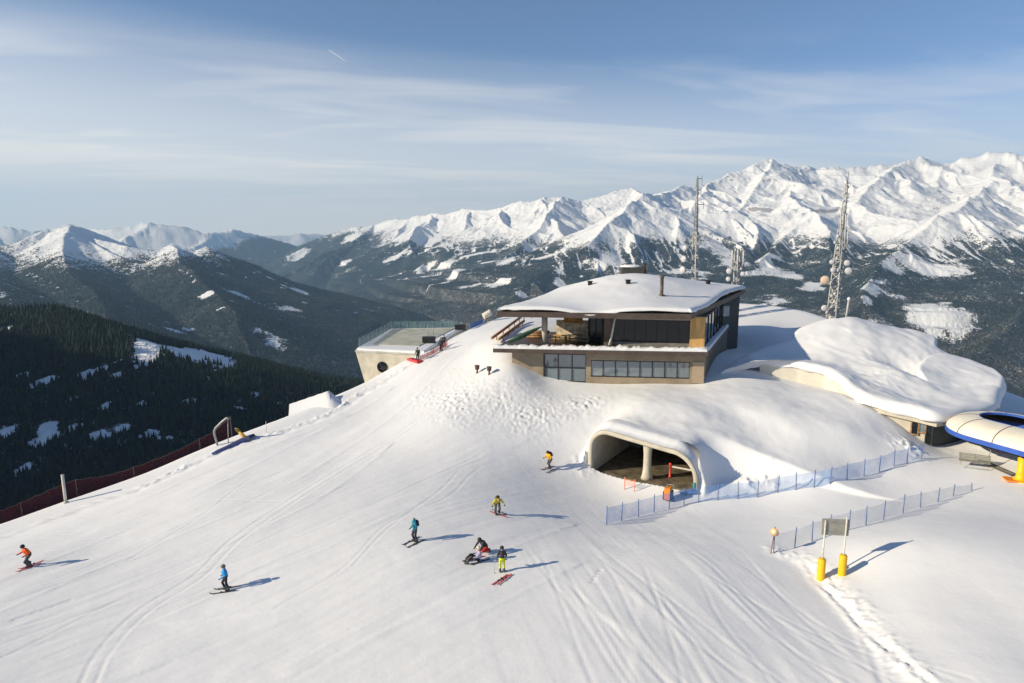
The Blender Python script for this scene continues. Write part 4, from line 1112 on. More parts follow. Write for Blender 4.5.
# ------------------------------------------------------------------ lift station with its deep snow roof
ls = empty("lift_station", P(930, 448, 67), 0, "low concrete lift station buried under a thick rounded snow roof", "building")
so = [P(*q) for q in ((719, 374, 80.5), (741, 358, 85), (763, 346, 89), (789, 340, 91), (797, 330, 93), (827, 319, 94), (839, 317, 94), (864, 320, 95), (890, 327, 95), (915, 333, 94), (936, 338, 92), (938, 347, 89),
                     (953, 358, 87.5), (985, 371, 85), (1006, 383, 80), (1002, 396, 75), (996, 408, 71), (965, 416, 68), (938, 420, 66), (906, 412, 67.8), (878, 406, 69.5), (862, 400, 71), (847, 392, 73.5), (836, 380, 76.5), (820, 371, 79), (792, 366, 80.5), (752, 364, 82))]
zin = [P(900, 372, 79), P(860, 350, 86), P(960, 392, 75), P(800, 352, 87), P(930, 402, 71), P(840, 340, 88), P(905, 352, 86), P(925, 372, 82), P(880, 385, 76), P(770, 358, 85), P(850, 370, 81)]
sz = TPS([tuple(q + np.array((0, 0, 0.35))) for q in so[:9:2]] + [tuple(q + np.array((0, 0, 0.5))) for q in so[9:16]] + [tuple(q + np.array((0, 0, 0.75))) for q in so[16:]] + [tuple(q) for q in zin], 3.0)
dip = P(911, 362, 82)
star_shell([q[:2] for q in so], (45.0, 80.0), lambda x, y: sz(x, y) - 1.15 * np.exp(-(((x - dip[0]) * .8 + (y - dip[1]) * .6) / 2.0) ** 2 - (((y - dip[1]) * .8 - (x - dip[0]) * .6) / 3.4) ** 2), 1.0, 1.15, "roof_snow", SNOW_SOFT, ls, 44, 0.42, 6, fl=6.0)
lo_ = [P(*q) for q in ((916, 374, 80), (918, 364, 83), (930, 359, 85.5), (953, 358.5, 86.5), (985, 371, 84.5), (1004, 383, 79.8), (1000, 396, 75), (993, 406, 71.5), (965, 411, 70), (940, 398, 73))]
lc = sum(lo_) / len(lo_)
star_shell([q[:2] for q in lo_], lc[:2], lambda x, y: sz(x, y) + 0.50 - 1.1 * sstep(80, 73.5, y), 0.75, 0.6, "lower_roof_snow", SNOW_SOFT, ls, 26, 0.25, 6, fl=5.0)
# walls under the eaves
inset = lambda q, t=0.05: np.array(q[:2]) * (1 - t) + np.array((45.0, 80.0)) * t
ring = [inset(q, 0.06) for q in so]
zb_ = CZ - 22.6
def wall_run(idx, mat, nm, dz):
    b = MB()
    for i, j in zip(idx[:-1], idx[1:]):
        p, q = ring[i], ring[j]; d = (q - p) / np.linalg.norm(q - p); n = np.array((-d[1], d[0])) * 0.4
        zp, zq = float(sz(*p)) - dz, float(sz(*q)) - dz
        b.prism([p, q, q - n, p - n] if False else [p, p + n, q + n, q], [zb_, zb_, zb_, zb_], [zp, zp, zq, zq])
    return b.build(nm, mat, ls)
wall_run([26, 25, 24, 23, 22, 21, 20], M("rendered_concrete", (0.62, 0.58, 0.50), 0.85, 0.06, 1.0, bmp=.1), "front_wall", 0.75)
wall_run([20, 19, 18], CONC, "entrance_wall", 0.85)
wall_run([18, 17, 16, 15, 14, 13, 12, 11, 10], DARK, "rear_wall", 0.85)
b = MB()
for i, j in ((20, 19), (19, 18), (18, 17), (17, 16)):
    p, q = inset(so[i], 0.015), inset(so[j], 0.015); d = (q - p) / np.linalg.norm(q - p); n = np.array((-d[1], d[0])) * 1.0
    zp, zq = float(sz(*p)) - 1.0, float(sz(*q)) - 1.0
    b.prism([p, p + n, q + n, q], [zp - 0.55, zp - 0.55, zq - 0.55, zq - 0.55], [zp, zp, zq, zq])
b.build("eave_beam", CONC, ls)
ew0, ew1 = ring[19], ring[18]; ed = (ew1 - ew0) / np.linalg.norm(ew1 - ew0); en = np.array((ed[1], -ed[0]))
if en[1] > 0: en = -en
L_ = np.linalg.norm(ew1 - ew0)
zf = float(base_z(*ew1))
glazing(ls, ew0 + ed * L_ * 0.28 + en * 0.12, ew0 + ed * L_ * 0.52 + en * 0.12, zf + 0.9, zf + 2.9, 1, GLASS, TIMBER, fw=0.12)
glazing(ls, ew0 + ed * L_ * 0.54 + en * 0.12, ew0 + ed * L_ * 0.76 + en * 0.12, zf + 1.2, zf + 2.9, 1, GLASS_R, TIMBER, fw=0.12)
glazing(ls, ew0 + ed * L_ * 0.78 + en * 0.12, ew0 + ed * L_ * 0.99 + en * 0.12, zf + 0.1, zf + 2.8, 1, GLASS, BLACK, fw=0.12, name="door")

# ------------------------------------------------------------------ chairlift terminal on the right
BLUE = M("blue_skirt", (0.035, 0.10, 0.42), 0.45, 0.12, 1.0)
CREAM = M("cream_cover", (0.74, 0.69, 0.58), 0.5, 0.06, 0.8)
ct = empty("chairlift_terminal", (45.3, 62.6, CZ - 21.4), 0, "long rounded cream chairlift cover with blue skirt on a yellow pillar", "chairlift")
EX = np.array((0.36, -0.933)); NX = np.array((0.933, 0.36)); CC = np.array((47.1, 63.1)); RC_ = 3.5; HWD = 1.3; ZB = CZ - 19.1
path = []
for t in np.linspace(13, 0, 14): path.append((CC - NX * RC_ + EX * t, -NX))
for a in np.linspace(0, math.pi, 22)[1:-1]:
    d = -NX * math.cos(a) - EX * math.sin(a); path.append((CC + d * RC_, d))
for t in np.linspace(0, 13, 14): path.append((CC + NX * RC_ + EX * t, NX))
def cover(profile):
    return [[(*(c + d * w), ZB + z) for w, z in profile] for c, d in path]
QC = lambda t, k=1.0: (-HWD + 2 * HWD * k * math.cos(t), 0.50 + 1.35 * k * math.sin(t))
b = MB(); b.sheet(cover([QC(t) for t in np.linspace(0, math.radians(92), 12)])); b.build("cover", CREAM, ct)
b = MB(); b.sheet(cover([QC(t, 0.96) for t in np.linspace(0, math.radians(92), 12)][::-1])); b.build("inner_lining", BLACK, ct)
b = MB(); b.sheet(cover([(HWD - 0.04, 0.10), (HWD + 0.05, 0.12), (HWD + 0.06, 0.54), (HWD - 0.06, 0.58), (HWD - 0.04, 0.10)]), False); b.build("outer_skirt", BLUE, ct)
b = MB(); b.sheet(cover([(-HWD - 0.02, 1.66), (-HWD - 0.09, 1.68), (-HWD - 0.10, 1.86), (-HWD - 0.02, 1.89), (-HWD - 0.02, 1.66)]), False); b.build("inner_skirt", BLUE, ct)
for i in (2, 5, 8, 11, 15, 20, 26, 30, 36, 40, 44):
    c, d = path[i]; b = MB(); b.tube([(*(c + d * QC(t, 1.003)[0]), ZB + QC(t, 1.003)[1]) for t in np.linspace(0.03, 1.58, 10)], 0.04, 5); b.build("seam", BROWN, ct)
b = MB(); b.lathe((*CC, ZB - 0.35), [(0.1, -.2), (0.35, -.2), (0.35, 0.02), (2.5, 0.02), (2.6, -0.08), (2.6, 0.3), (2.4, 0.25), (0.3, 0.2), (0.1, 0.35)], 28); b.build("bullwheel", STEEL, ct)
b = MB()
for a, c_ in ((-1.0, 4.5), (1.0, 4.5)): b.box((*(CC + NX * RC_ * a + EX * 4.5), ZB - 0.1), (0.7, 10.5, 0.5), math.atan2(EX[1], EX[0]) + math.pi / 2)
b.box((*(CC + EX * 2.5), ZB + 0.05), (6.4, 1.0, 0.6), math.atan2(NX[1], NX[0])); b.box((*(CC + EX * 0.3), ZB + 0.6), (1.6, 1.2, 0.9), math.atan2(NX[1], NX[0])); b.build("machinery", BLACK, ct)
pp = ground_pt(1015, 481); pc = CC - NX * RC_ + EX * ((CC[1] - NX[1] * RC_ - pp.y) / 0.933)
b = MB(); b.lathe((*pc, pp.z - 0.3), [(0.75, 0), (0.75, 0.38), (0.62, 0.42), (0.42, 0.6), (0.36, 0.9), (0.36, ZB - pp.z + 0.3)], 18); b.build("pillar", YELLOW, ct)
b = MB(); b.box((pc[0] - 0.2, pc[1], pp.z + 0.06), (2.1, 1.2, 0.16), -0.3, 0.04); b.build("base_pad", ORANGE, ct)
q2 = CC + NX * RC_ + EX * 5.0
b = MB(); b.lathe((*q2, CZ - 22.0), [(0.36, 0), (0.36, ZB - CZ + 22.0)], 14); b.build("pillar", YELLOW, ct)
# a chair hanging under the cover
hc = ground_pt(974, 468); hz_ = hc.z
ch = empty("lift_chair", (hc.x, hc.y, hz_), -0.52, "grey slatted chairlift seat waiting under the blue and cream cover", "chair")
def chp(n, fn, m):
    bb = MB(); fn(bb); o = bb.build(n, m, None); o.parent = ch; return o
SLAT = M("grey_slats", (0.22, 0.22, 0.19), 0.7, 0.25, 6.0)
chp("seat", lambda q: [q.box((0, y, 0.62 + 0.02 * k), (2.5, 0.10, 0.04)) for k, y in enumerate((-0.2, -0.06, 0.08, 0.22))] + [q.box((x, 0.0, 0.59), (0.06, 0.55, 0.05)) for x in (-1.0, 0, 1.0)], SLAT)
chp("backrest", lambda q: [q.box((0, 0.32 + 0.05 * k, 0.78 + 0.13 * k), (2.5, 0.04, 0.10)) for k in range(4)] + [q.tube([(x, 0.22, 0.6), (x, 0.50, 1.25)], 0.03, 6) for x in (-1.1, 0, 1.1)], SLAT)
chp("hanger", lambda q: q.tube([(1.1, 0.5, 1.25), (1.2, 0.75, 1.6), (1.15, 0.6, 2.1), (1.0, 0.1, 2.6)], 0.04, 8), STEEL)
chp("footrest", lambda q: [q.tube([(-1.1, 0.1, 0.6), (-1.1, -0.45, 0.15), (1.1, -0.45, 0.15), (1.1, 0.1, 0.6)], 0.025, 6)], STEEL)
lp = ground_pt(962, 470); b = MB(); gxy = ground_pt(985, 465); gxz = ground_pt(1012, 477)
pl = empty("loading_platform", (lp.x, lp.y, lp.z), 0, "dark grated loading strip in the snow below the chairlift cover", "platform")
d_ = Vector((gxz.x - gxy.x, gxz.y - gxy.y, 0)); L_ = d_.length; yw = math.atan2(d_.y, d_.x); mid = (gxy + gxz) / 2
for k in range(4):
    b = MB(); c = mid + Vector((-d_.y, d_.x, 0)).normalized() * (0.2 * k - 0.2); b.box((c.x, c.y, mid.z + 0.06 + 0.15), (L_, 0.13, 0.10), Matrix.Rotation(yw, 3, 'Z') @ Matrix.Rotation(-math.atan2(gxz.z - gxy.z, L_), 3, 'Y')); b.build("slat", BROWN if k in (0, 3) else SLAT, pl)

# ------------------------------------------------------------------ radio masts behind the roofs
def rime_lattice(mb, base, top, w0, w1, n, r):
    base = np.array(base, float); top = np.array(top, float); legs = []
    for k in range(3):
        a = 0.4 + 2 * math.pi * k / 3; o = np.array((math.cos(a), math.sin(a), 0))
        legs.append((base + o * w0, top + o * w1)); mb.tube([legs[-1][0], legs[-1][1]], [r, r * 0.6], 6)
    for i in range(n):
        t0, t1 = i / n, (i + 1) / n
        for k in range(3):
            A, B = legs[k], legs[(k + 1) % 3]
            mb.tube([A[0] + (A[1] - A[0]) * t0, B[0] + (B[1] - B[0]) * t1], r * 0.55, 5); mb.tube([A[0] + (A[1] - A[0]) * t1, B[0] + (B[1] - B[0]) * t1], r * 0.5, 5)
def rime(mb, p, q, n, s, rs, spread):
    """clumps of ice frozen onto the metal"""
    p = np.array(p); q = np.array(q)
    for _ in range(n):
        c = p + (q - p) * rs.rand() + (rs.rand(3) - 0.5) * spread; r = s * (0.4 + 0.8 * rs.rand())
        mb.lathe(c, [(0.3 * r, -r * 0.9), (r * 0.8, -r * .4), (r * 0.9, r * 0.3), (0.4 * r, r * 1.0)], 6)
RIM = M("iced_steel", (0.46, 0.46, 0.45), 0.7, 0.2, 3.0, bmp=0.4)
DISH = M("white_dish", (0.50, 0.50, 0.53), 0.5, 0.06, 2.0)
DISH_T = M("tan_dish", (0.62, 0.46, 0.34), 0.6, 0.1, 2.0)
def dish(parent, c, r, d, m):
    b = MB(); rot = Vector((0, 0, 1)).rotation_difference(Vector(d).normalized()).to_matrix()
    r *= 0.8; b.lathe(c, [(0.05, -0.25), (r * 0.5, -0.2), (r * 0.92, 0.0), (r, 0.15), (r, r * .5), (r * 0.75, r * .68), (0.05, r * 0.75)], 16, rot); b.build("dish", m, parent)
def mast_base(px, py, Y, zb): q = P(px, py, Y); return np.array((q[0], q[1], zb))
rsm = np.random.RandomState(11)
# tall slender mast
m1 = empty("radio_mast", mast_base(695.5, 277, 117, CZ - 14), 0, "slender straight radio mast with side arms and two dishes rising behind the restaurant roof", "mast")
bt = mast_base(695.5, 277, 117, CZ - 14); mid = P(696, 232, 117); top = P(697.5, 178, 117)
b = MB(); rime_lattice(b, bt, mid, 0.62, 0.5, 12, 0.12); rime(b, bt, mid, 40, 0.26, rsm, np.array((1.1, 1.1, 0.5))); b.build("lower_lattice", RIM, m1)
b = MB(); rime_lattice(b, mid, top, 0.36, 0.14, 12, 0.07); b.tube([mid, top + np.array((0, 0, 0.3))], 0.09, 6); b.build("upper_lattice", STEEL, m1)
for py, px2 in ((178.5, 702), (190, 701), (204.5, 703.5), (234, 691), (240, 692)):
    b = MB(); p = P(697, py, 117); q = P(px2, py, 117); b.tube([p, q], 0.07, 6); b.tube([q + np.array((0, 0, .5)), q - np.array((0, 0, .7))], 0.05, 6); b.build("side_arm", STEEL, m1)
for k, (px, py, r) in enumerate(((684.5, 259, 0.72), (683.5, 270, 0.78), (685.5, 248, .6))):
    b = MB(); b.tube([P(px, py, 117), P(696, py + 1, 117)], 0.07, 6); b.build("dish_bracket", RIM, m1); dish(m1, P(px, py, 116.6), r, (-0.75, -0.6, 0), DISH)
# short cluster of upright aerials
m3 = empty("aerial_cluster", mast_base(737, 290, 116, CZ - 14), 0, "short iced mast topped by a cluster of upright panel aerials, right of the slender mast", "mast")
b = MB(); bb = mast_base(737, 290, 116, CZ - 14); tt = P(737, 262, 116); rime_lattice(b, bb, tt, 0.5, 0.5, 8, 0.11); rime(b, bb, tt, 40, 0.25, rsm, np.array((1.3, 1.1, .5))); b.build("lattice", RIM, m3)
for k, (px, y0, y1) in enumerate(((732.5, 267, 250), (735.5, 267, 248.5), (738, 267, 249.5), (741, 267, 248), (743.5, 268, 251))):
    b = MB(); q = P(px, y0, 116 + 0.4 * (k % 2)); p = P(px, y1, 116 + 0.4 * (k % 2)); b.tube([q, p], 0.17, 8); b.build("aerial", RIM, m3)
b = MB(); b.tube([P(731, 262, 116), P(745, 262, 116)], 0.12, 6); b.tube([P(731, 267, 116), P(745, 267, 116)], 0.12, 6); b.build("crossbar", RIM, m3)
for px, py, r in ((729.5, 271, .62), (743, 274, .5), (728.5, 279, .5)): dish(m3, P(px, py, 115.4), r, (-0.5, -0.8, 0), DISH)
# big iced mast
m2 = empty("lattice_mast", mast_base(835, 318, 108, CZ - 15), 0, "tall leaning lattice mast thick with ice, dishes at its sides, above the lift station roof", "mast")
bt = P(834.5, 320, 108) - np.array((0.3, 0, 4.0)); md = P(842, 230, 108); tp = P(847, 184, 108); ti = P(848.8, 171, 108)
b = MB(); rime_lattice(b, bt, md, 1.15, 0.62, 16, 0.13); rime(b, bt + (md - bt) * .15, md, 85, 0.28, rsm, np.array((1.7, 1.5, 0.6))); b.build("lower_lattice", RIM, m2)
b = MB(); rime_lattice(b, md, tp, 0.52, 0.18, 12, 0.09); rime(b, md, tp, 40, 0.2, rsm, np.array((.7, .7, .4))); b.build("upper_lattice", RIM, m2)
b = MB(); b.tube([tp, ti], [0.12, 0.03], 6); b.build("spike", STEEL, m2)
for k, (px, y0, y1) in enumerate(((839.5, 262, 209), (844.5, 250, 214), (847, 248, 228))):
    b = MB(); b.tube([P(px, y0, 107.3), P(px + 1.5, y1, 107.3)], 0.11, 6); b.build("aerial", RIM, m2)
for px, py, r, mm in ((825, 280, 0.86, DISH_T), (824.5, 308, .62, DISH), (848.5, 271, .72, DISH), (847, 263, .62, DISH), (832, 262, .5, DISH), (833, 270, .5, DISH)):
    b = MB(); b.tube([P(px, py, 108), P(838, py + 1, 108)], 0.07, 6); b.build("dish_bracket", RIM, m2); dish(m2, P(px, py, 107.4), r, (-0.35, -0.9, 0), mm)
sp_ = empty("ice_pole", mast_base(846, 322, 107, CZ - 15), 0, "short iced pole standing right beside the leaning lattice mast", "pole")
b = MB(); b.tube([P(845.5, 322, 107), P(849, 299, 107)], 0.16, 7); b.build("pole", RIM, sp_); b = MB(); b.lathe(P(849, 299, 107), [(.1, -.3), (.28, -.1), (.25, .15), (.08, .3)], 7); b.build("ice_cap", ICE, sp_)

# ------------------------------------------------------------------ nets, fences and piste furniture
def net_mat(name, col, dens, cells=0.0):
    m, t, b = new_mat(name)
    b.inputs['Base Color'].default_value = (*col, 1); b.inputs['Roughness'].default_value = 0.8; b.inputs['Specular IOR Level'].default_value = 0.1
    t.links.new(mapr(t, noise(t, 0.7, 4, 0.6), 0.3, 0.7, dens * 0.75, min(1, dens * 1.2)), b.inputs['Alpha'])
    return m
NET_B = net_mat("blue_net", (0.24, 0.44, 0.80), 0.40)
NET_L = net_mat("pale_blue_net", (0.30, 0.40, 0.54), 0.26)
NET_R = net_mat("maroon_net", (0.065, 0.018, 0.026), 0.72)
NET_P = net_mat("red_net", (0.60, 0.05, 0.06), 0.72)
NET_O = net_mat("orange_net", (0.85, 0.25, 0.12), 0.35)
POST_B = M("blue_post", (0.12, 0.19, 0.38), 0.5, 0.2, 4.0)
def net_fence(name, pts, h, net, postm, label, cat, sag=0.04, lean=0.0, pr=0.035, low=0.04, group=None):
    g = [ground_pt(*p) if not isinstance(p, Vector) else p for p in pts]
    o = empty(name, g[0], 0, label, cat, group); tops = []
    for k, q in enumerate(g):
        hh = h if np.isscalar(h) else h[k]
        tp = q + Vector((0.06 * math.sin(k * 2.1) + lean, 0.05 * math.cos(k * 1.7), hh)); tops.append(tp)
        b = MB(); b.tube([q - Vector((0, 0, .2)), tp + Vector((0, 0, 0.08))], pr, 6); b.build("post", postm, o)
    rows = [[], [], []]
    for k in range(len(g) - 1):
        for s in range(8):
            t = s / 8; a = g[k].lerp(g[k + 1], t); c = tops[k].lerp(tops[k + 1], t); a = Vector((a.x, a.y, gz(a.x, a.y)[0] + low)); dr = sag * 4 * t * (1 - t)
            c = c - Vector((0, 0, dr + 0.06)); rows[0].append(a); rows[1].append((a + c) / 2 + Vector((0.03 * math.sin(k + s), 0.05 * math.cos(s * 1.3), 0))); rows[2].append(c)
    rows[0].append(g[-1] + Vector((0, 0, low))); rows[2].append(tops[-1] - Vector((0, 0, .06))); rows[1].append((rows[0][-1] + rows[2][-1]) / 2)
    b = MB(); b.sheet(rows); b.build("net", net, o); return o
F1 = [(606.6, 525), (621.5, 521), (638.5, 517), (654, 512.5), (669, 509), (684, 505), (698.5, 502.5), (717.5, 500.5), (738, 499), (757.5, 497.5), (777.5, 493), (796, 490), (814, 487.5), (830, 484), (847, 480), (864, 476), (879, 472), (894, 466), (907, 463.5), (921.5, 459)]
net_fence("safety_fence", F1, 1.55, NET_B, POST_B, "long blue net fence curving along the foot of the snowy mound", "net fence", pr=0.04)
F2 = [(773.6, 553), (794.5, 548), (812, 542), (830, 536), (848.7, 530.5), (866, 525.5), (883.6, 520), (903, 513), (920.5, 507.5), (938, 502), (953, 496.5), (972, 491)]
net_fence("safety_fence", F2, [1.5] * 8 + [1.3, 1.2, 1.0, 0.6], NET_L, POST_B, "pale net fence with thin posts on the snow bank behind the two yellow pads", "net fence", pr=0.04)
# maroon net hung below the edge of the piste
NT = [(-14, 515), (0, 510.5), (20, 503), (50, 489.6), (75, 480), (106, 475.5), (133, 467.5), (173, 452), (199, 439), (214, 431), (230, 417)]
cr = [(-14, 528, 57.5), (0, 523, 58), (20, 515, 59.3), (50, 505, 60.8), (75, 496, 62.3), (106, 485, 64), (133, 475.5, 65.2), (173, 461, 67.6), (199, 450, 69.6), (214, 443.5, 70.6), (230, 437, 71.8)]
mn = empty("safety_net", P(50, 505, 62), 0, "dark maroon safety net strung beyond the left edge of the piste", "net")
rows = [[], [], []]
for k, ((px, py), (cx_, cy_, cY)) in enumerate(zip(NT, cr)):
    Yk = cY + 3.0; tp = P(px, py, Yk); rows[2].append(tp); lo = np.array((tp[0], tp[1] - 0.3, base_z(np.array([tp[0]]), np.array([tp[1]]))[0] + 0.1)); rows[0].append(lo); rows[1].append((tp + lo) / 2 + np.array((0, 0.25, 0)))
rows = [smooth_line(r, 6) for r in rows]
for k in range(len(rows[2])): rows[2][k] = rows[2][k] - np.array((0, 0, 0.10 * math.sin(k * 1.05) ** 2))
b = MB(); b.sheet(rows); b.build("net", NET_R, mn)
b = MB(); b.tube([r + np.array((0, 0, .02)) for r in rows[2]], 0.035, 5); b.build("top_rope", BROWN, mn)
for k in range(0, len(NT), 2):
    q = rows[2][k * 6]; b = MB(); b.tube([(q[0], q[1] + .1, q[2] + 0.05), (q[0], q[1] + .3, q[2] - 4.5)], 0.06, 6); b.build("post", BROWN, mn)

WHITE = M("weathered_white", (0.58, 0.56, 0.50), 0.7, 0.15, 4)
q = ground_pt(66, 504); t = empty("marker_pole", q, 0, "lone pale pole on the lip of the piste by the maroon net", "pole")
b = MB(); b.tube([q - Vector((0, 0, .3)), q + Vector((-0.05, 0, 2.75))], 0.13, 9); b.lathe(q + Vector((-0.05, 0, 2.72)), [(0.15, 0), (0.15, 0.06), (0.05, 0.1)], 9); b.build("pole", WHITE, t); b = MB(); b.lathe(q, [(0.3, -0.1), (0.24, 0.12), (0.1, 0.2)], 9); b.build("foot", WHITE, t)
q = ground_pt(266.5, 433); t = empty("thin_stake", q, 0, "thin bare stake in the snow between the yellow pad and the snow ramp", "pole")
b = MB(); b.tube([q - Vector((0, 0, .2)), q + Vector((0, 0, 1.35))], 0.03, 6); b.build("stake", WHITE, t)
b = MB(); b.lathe(q + Vector((0, 0, 1.33)), [(0.04, 0), (0.04, 0.05), (0.01, 0.06)], 6); b.build("cap", BROWN, t)
q = ground_pt(218, 446); t = empty("bent_gantry", q, 0, "bent grey pipe frame leaning out over the maroon net", "frame")
Yq = q.y; b = MB(); b.tube([q - Vector((0, 0, .2)), P(214.3, 434, Yq), P(214.2, 430.5, Yq), P(215.5, 428, Yq), P(221, 422.5, Yq), P(226.5, 418, Yq), P(227.8, 417.6, Yq), P(228.4, 419.5, Yq)], 0.11, 9); b.build("bent_pipe", STEEL, t)
b = MB(); b.tube([q + Vector((.9, .5, -.3)), P(227.8, 418, Yq)], 0.05, 6); b.build("stay", STEEL, t)
q = ground_pt(250, 441); t = empty("leaning_pad", q, 0, "yellow padded pole leaning over the dark blue lip shade at the piste edge", "pad")
b = MB(); b.tube([q - Vector((0, 0, .1)), P(236, 429, q.y + .3)], [0.2, 0.17], 10); b.build("pad", M("ochre_pad", (0.62, 0.34, 0.05), 0.7, 0.15, 3), t)
b = MB(); b.tube([P(236.6, 429.5, q.y + .3), P(235, 428, q.y + .3)], 0.06, 6); b.build("pole_end", STEEL, t)
m_ = [ground_pt(*p) for p in ((212, 455), (226, 449), (240, 444), (250, 441.5))]; t = empty("lip_shade", m_[0], 0, "dark blue sheet standing in for shaded snow with some navy, at the piste edge under the yellow pad", "mat")  # sheet colour stands in for the lip's shaded snow, with some real navy
rows = [[p + Vector((0, 0, 0.05)) for p in m_], [p + Vector((-.1, 0.15, 0.14 + 0.14 * i)) for i, p in enumerate(m_)], [p + Vector((0.1, 0.9, 0.20 + 0.14 * i)) for i, p in enumerate(m_)], [p + Vector((.1, 1.6, 0.1)) for p in m_]]
b = MB(); b.sheet(rows); b.build("mat", M("navy_shade", (0.07, 0.085, 0.17), 0.6, 0.25, 3), t)
b = MB(); b.tube([p + Vector((0, -0.03, 0.07)) for p in m_], 0.05, 6); b.build("shade_edge", M("blue_shade_edge", (0.04, 0.06, 0.3), 0.6, 0.2), t)
# snow ramp at the edge
A, B, C_, D = [np.array(ground_pt(*p)) for p in ((288, 407), (333, 411), (341, 405), (300, 401))]
top = P(327, 391.5, 81.5); tl_ = P(312, 396, 82.5)
b = MB(); v = [A - (0, 0, .4), B - (0, 0, .4), C_ - (0, 0, .4), D + (0, 1.5, -.6), top + np.array((.15, -.1, 0)), tl_, top + np.array((.5, .6, -.25))]
rows = []
for k in range(13):
    s = k / 12; lo_ = A + (B - A) * s; hi_ = P(289, 404.5, 82.0) * (1 - s) + top * s; bk = np.array(D) + (np.array(C_) - np.array(D)) * s + np.array((0.3, 0.9, -0.3))
    j = 0.06 * math.sin(k * 2.3)
    rows.append([lo_ + (0, -.1, -.3), lo_ + (hi_ - lo_) * 0.5 + (0, .12 + j, 0), hi_ + (0, 0.1, j * .5), hi_ + (0.15, .5, -.02), bk])
rows.append([B + (.35, 0, -.3), (B + top) / 2 + (.5, .1, 0), top + (.3, .2, -.3), top + (.6, .5, -.4), C_ + (.5, .5, -.3)])
rows.append([C_ + (.5, 0, -.4)] * 5)
b.sheet(rows, True); o = b.build("snow_ramp", SNOW_SOFT, None); tag(o, "wedge shaped ramp of banked snow at the left edge of the piste", "snow ramp")

# orange padded cart, banner, tape barrier and marker by the tunnel
q = ground_pt(668, 501); t = empty("equipment_cart", q, -0.5, "small orange topped equipment cart parked before the tunnel mouth", "cart")
def lp_(par, n, fn, m):
    bb = MB(); fn(bb); o = bb.build(n, m, None); o.parent = par; return o
lp_(t, "body", lambda b: b.box((0, 0, 0.55), (0.80, 0.75, 0.85), None, 0.06), BLACK)
lp_(t, "orange_cover", lambda b: (b.box((0, -0.05, 1.12), (0.62, 0.72, 0.34), None, 0.08), b.box((0.0, -0.40, 0.95), (0.56, 0.10, 0.5), None, 0.03)), ORANGE)
lp_(t, "front_panel", lambda b: b.box((0, -0.40, 0.46), (0.56, 0.10, 0.46), None, 0.03), M("salmon_panel", (0.62, 0.20, 0.14), 0.6, 0.15, 3))
for sx in (-0.43, 0.43):
    bb = MB(); bb.lathe((sx, 0.1, 0.2), [(0.05, -0.06), (0.2, -0.06), (0.2, 0.06), (0.05, 0.06)], 12, Matrix.Rotation(math.pi / 2, 3, 'Y')); o = bb.build("wheel", BLACK, None); o.parent = t
lp_(t, "handle", lambda b: b.tube([(-0.3, 0.4, 0.9), (-0.3, 0.65, 1.3), (0.3, 0.65, 1.3), (0.3, 0.4, 0.9)], 0.03, 6), STEEL)
net_fence("orange_banner", [(624.5, 489.5), (634, 491.5)], 1.15, NET_O, M("orange_post", (0.75, 0.25, 0.15), 0.6, 0.1), "faded orange net banner on two short posts before the tunnel", "banner", pr=0.04, low=0.45)
b = MB(); q = wp(PL * 0.70, 2.6, 0.1); t = empty("red_post", q, 0, "red marker post holding a pale tape inside the tunnel", "post")
lp_(t, "post", lambda b: b.lathe((0, 0, 0), [(0.16, 0), (0.16, 0.08), (0.1, 0.12), (0.1, 1.2), (0.13, 1.22), (0.13, 1.38), (0.03, 1.42)], 10), M("red_plastic", (0.70, 0.06, 0.05), 0.5, 0.15, 3))
lp_(t, "tape", lambda b: b.wall((0.1, 0.0), (float(PU[0]) * 2.4, float(PU[1]) * 2.4), 0.98, 1.12, 0.02), M("pale_tape", (0.6, 0.58, 0.52), 0.6, 0.1))
q = ground_pt(688, 494); t = empty("shadow_heap", q, 0, "crumpled sheet coloured as blue shadow with a teal banner, at the right foot of the tunnel mouth", "painted shadow")  # blue sheet added in place of the shadow; only the teal banner is real
rt = np.random.RandomState(2)
rows = [[(0.9 * (i / 6 - .5) * 1.7, 0.5 * (j / 5 - .5) * 1.6, 0.05 + 0.42 * math.exp(-((i - 4.5) ** 2 / 4 + (j - 2.5) ** 2 / 5)) + 0.09 * rt.rand()) for j in range(6)] for i in range(7)]
lp_(t, "sheet", lambda b: b.sheet(rows), M("blue_shadow", (0.07, 0.14, 0.36), 0.6, 0.4, 3)); lp_(t, "teal_banner", lambda b: b.box((0.55, 0.1, 0.6), (0.16, 0.3, 0.9), 0.3, 0.05), M("teal_cloth", (0.03, 0.25, 0.28), 0.6, 0.2, 3))

# drop-shaped lanterns on the snow left of the restaurant
LAMPM = M("rust_metal", (0.10, 0.055, 0.045), 0.7, 0.3, 4)
for (px, py), lab in (((477.2, 373), "brown fire bowl on a short stem on the snow, farther from the restaurant"), ((489.2, 374.5), "brown fire bowl on a short stem on the snow, nearer the restaurant wall")):
    q = ground_pt(px, py); t = empty("fire_bowl", q, 0, lab, "fire bowl", "fire bowls on the snow")
    lp_(t, "stem", lambda b: b.lathe((0, 0, -0.1), [(0.16, 0), (0.16, 0.12), (0.1, 0.16), (0.1, 0.5)], 10), LAMPM)
    lp_(t, "bowl", lambda b: b.lathe((0, 0, 0.38), [(0.12, 0), (0.25, 0.1), (0.28, 0.45), (0.3, 0.5), (0.3, 0.56), (0.24, 0.56), (0.2, 0.4), (0.05, 0.38)], 14), LAMPM)

